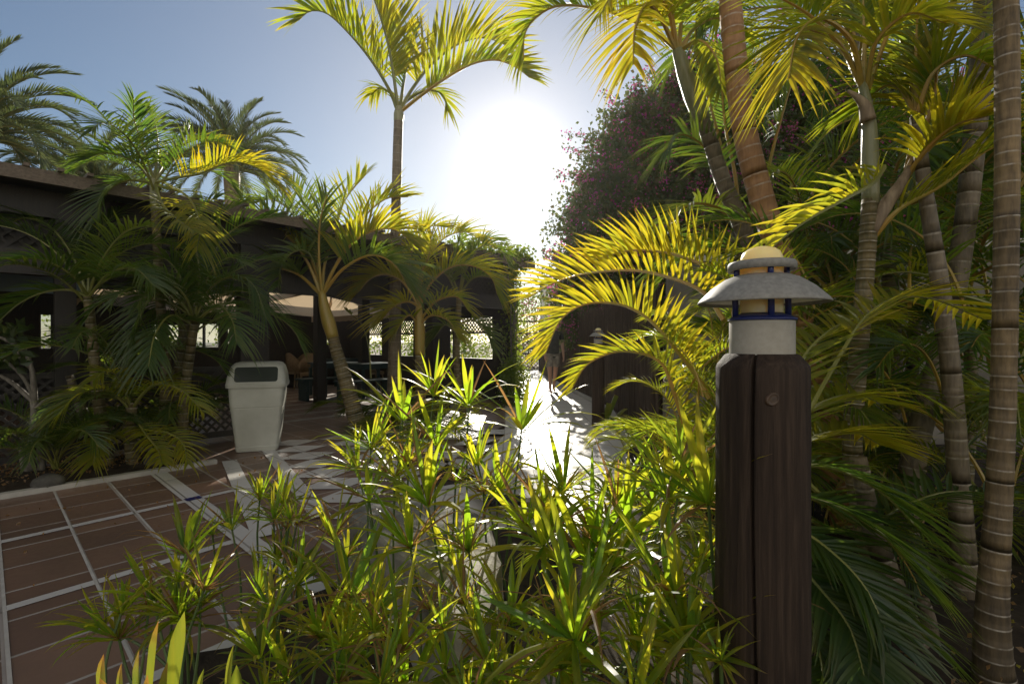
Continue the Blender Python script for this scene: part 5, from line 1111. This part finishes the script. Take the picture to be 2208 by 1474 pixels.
# ================================================================== PERSON
def skin(name, nodes, edges, m, parent, sub=2):
    me = bpy.data.meshes.new(name); me.from_pydata([n[0] for n in nodes], edges, []); o = bpy.data.objects.new(name, me); COL.objects.link(o)
    md = o.modifiers.new('skin', 'SKIN'); md.use_smooth_shade = True; md.branch_smoothing = .6
    for k, n in enumerate(nodes):
        r = n[1]; r = r if isinstance(r, tuple) else (r, r); me.skin_vertices[0].data[k].radius = r; me.skin_vertices[0].data[k].use_root = (k == 0)
    ss = o.modifiers.new('sub', 'SUBSURF'); ss.levels = sub; ss.render_levels = sub; me.materials.append(m)
    if parent: o.parent = parent
    return o
pr = thing('person', (0, 0, 0), 'person in a dark shirt and pale shorts walking along the sunny path', 'person')
nodes = [((0, 0, .95), (.15, .10)), ((0, 0, 1.10), (.14, .095)), ((0, 0, 1.28), (.17, .11)), ((0, .01, 1.42), (.13, .085)), ((0, .01, 1.49), .055), ((0, -.005, 1.56), .06), ((0, -.015, 1.63), (.078, .095)), ((0, -.01, 1.71), (.07, .085)),
         ((.19, .01, 1.40), .055), ((.25, .05, 1.13), .042), ((.25, -.03, .90), .030), ((.25, -.05, .83), (.018, .036)), ((-.19, .01, 1.40), .055), ((-.25, -.02, 1.13), .042), ((-.24, -.13, .92), .030), ((-.24, -.16, .85), (.018, .036)),
         ((.095, 0, .88), .085), ((.10, .10, .50), .056), ((.10, .27, .12), .036), ((.10, .24, .045), (.036, .03)), ((.10, .13, .025), (.036, .02)), ((-.095, 0, .88), .085), ((-.10, -.10, .49), .056), ((-.10, -.12, .10), .036), ((-.10, -.15, .045), (.036, .03)), ((-.10, -.27, .025), (.036, .02))]
edges = [(0, 1), (1, 2), (2, 3), (3, 4), (4, 5), (5, 6), (6, 7), (3, 8), (8, 9), (9, 10), (10, 11), (3, 12), (12, 13), (13, 14), (14, 15), (0, 16), (16, 17), (17, 18), (18, 19), (19, 20), (0, 21), (21, 22), (22, 23), (23, 24), (24, 25)]
for hb, sx in ((11, 1), (15, -1)):          # fingers and thumb
    hx, hy, hz = nodes[hb][0]
    for k in range(4):
        y0 = hy - .028 + k * .018; i = len(nodes); L = (.065, .078, .074, .055)[k]
        nodes += [((hx, y0, hz - .04), .0095), ((hx - sx * .008, y0 - .004, hz - .04 - L * .55), .0085), ((hx - sx * .022, y0 - .006, hz - .04 - L), .0065)]; edges += [(hb, i), (i, i + 1), (i + 1, i + 2)]
    i = len(nodes); nodes += [((hx - sx * .012, hy - .045, hz - .005), .011), ((hx - sx * .02, hy - .06, hz - .045), .008)]; edges += [(hb, i), (i, i + 1)]
body = skin('body', nodes, edges, M['skin'], pr)
b = MB(); b.lathe([(0, 1.775), (.045, 1.77), (.075, 1.745), (.088, 1.70), (.088, 1.66), (.07, 1.645)], (0, .012, 0), 18); b.build('hair', M['hair'], pr, True)
skin('shirt', [((0, 0, .79), (.178, .135)), ((0, 0, 1.10), (.160, .115)), ((0, 0, 1.28), (.19, .13)), ((0, .01, 1.42), (.15, .10)), ((.19, .01, 1.41), .075), ((.235, .03, 1.22), .068), ((-.19, .01, 1.41), .075), ((-.23, 0, 1.22), .068), ((0, .01, 1.47), .07)], [(0, 1), (1, 2), (2, 3), (3, 4), (4, 5), (3, 6), (6, 7), (3, 8)], M['shirt'], pr)
skin('shorts', [((0, 0, 1.02), (.155, .11)), ((.095, .01, .85), .105), ((.105, .075, .58), .098), ((-.095, -.01, .85), .105), ((-.105, -.075, .57), .098)], [(0, 1), (1, 2), (0, 3), (3, 4)], M['shorts'], pr)
for x, y0 in ((.10, .19), (-.10, -.21)):
    b = MB(); loft(b, [(rrect(.048, .13, .045), .0, y0, None), (rrect(.050, .135, .046), .018, y0, None), (rrect(.046, .125, .042), .024, y0, None)]); b.build('sandal', M['rubber'], pr)
for x in (.032, -.032): b = MB(); b.lathe([(0, -.008), (.009, 0), (0, .008)], (x, -.103, 1.655), 8); b.build('eye', M['flap'], pr)
b = MB(); b.tube([(0, -.098, 1.665), (0, -.118, 1.632), (0, -.103, 1.625)], [.008, .013, .010], 8); b.build('nose', M['skin'], pr, True)
for x in (.082, -.082): b = MB(); b.lathe([(0, -.03), (.014, -.012), (.018, .012), (0, .03)], (x, .0, 1.645), 8); b.build('ear', M['skin'], pr, True)
b = MB(); b.tube([(-.024, -.094, 1.595), (0, -.102, 1.592), (.024, -.094, 1.595)], .005, 6); b.build('mouth', simple('lips', (.3, .12, .1), (.34, .14, .11), 8, .5, 0), pr)
pr.location = (onfloor(1192, 11.4).x, 11.4, .012); pr.rotation_euler.z = R(12)
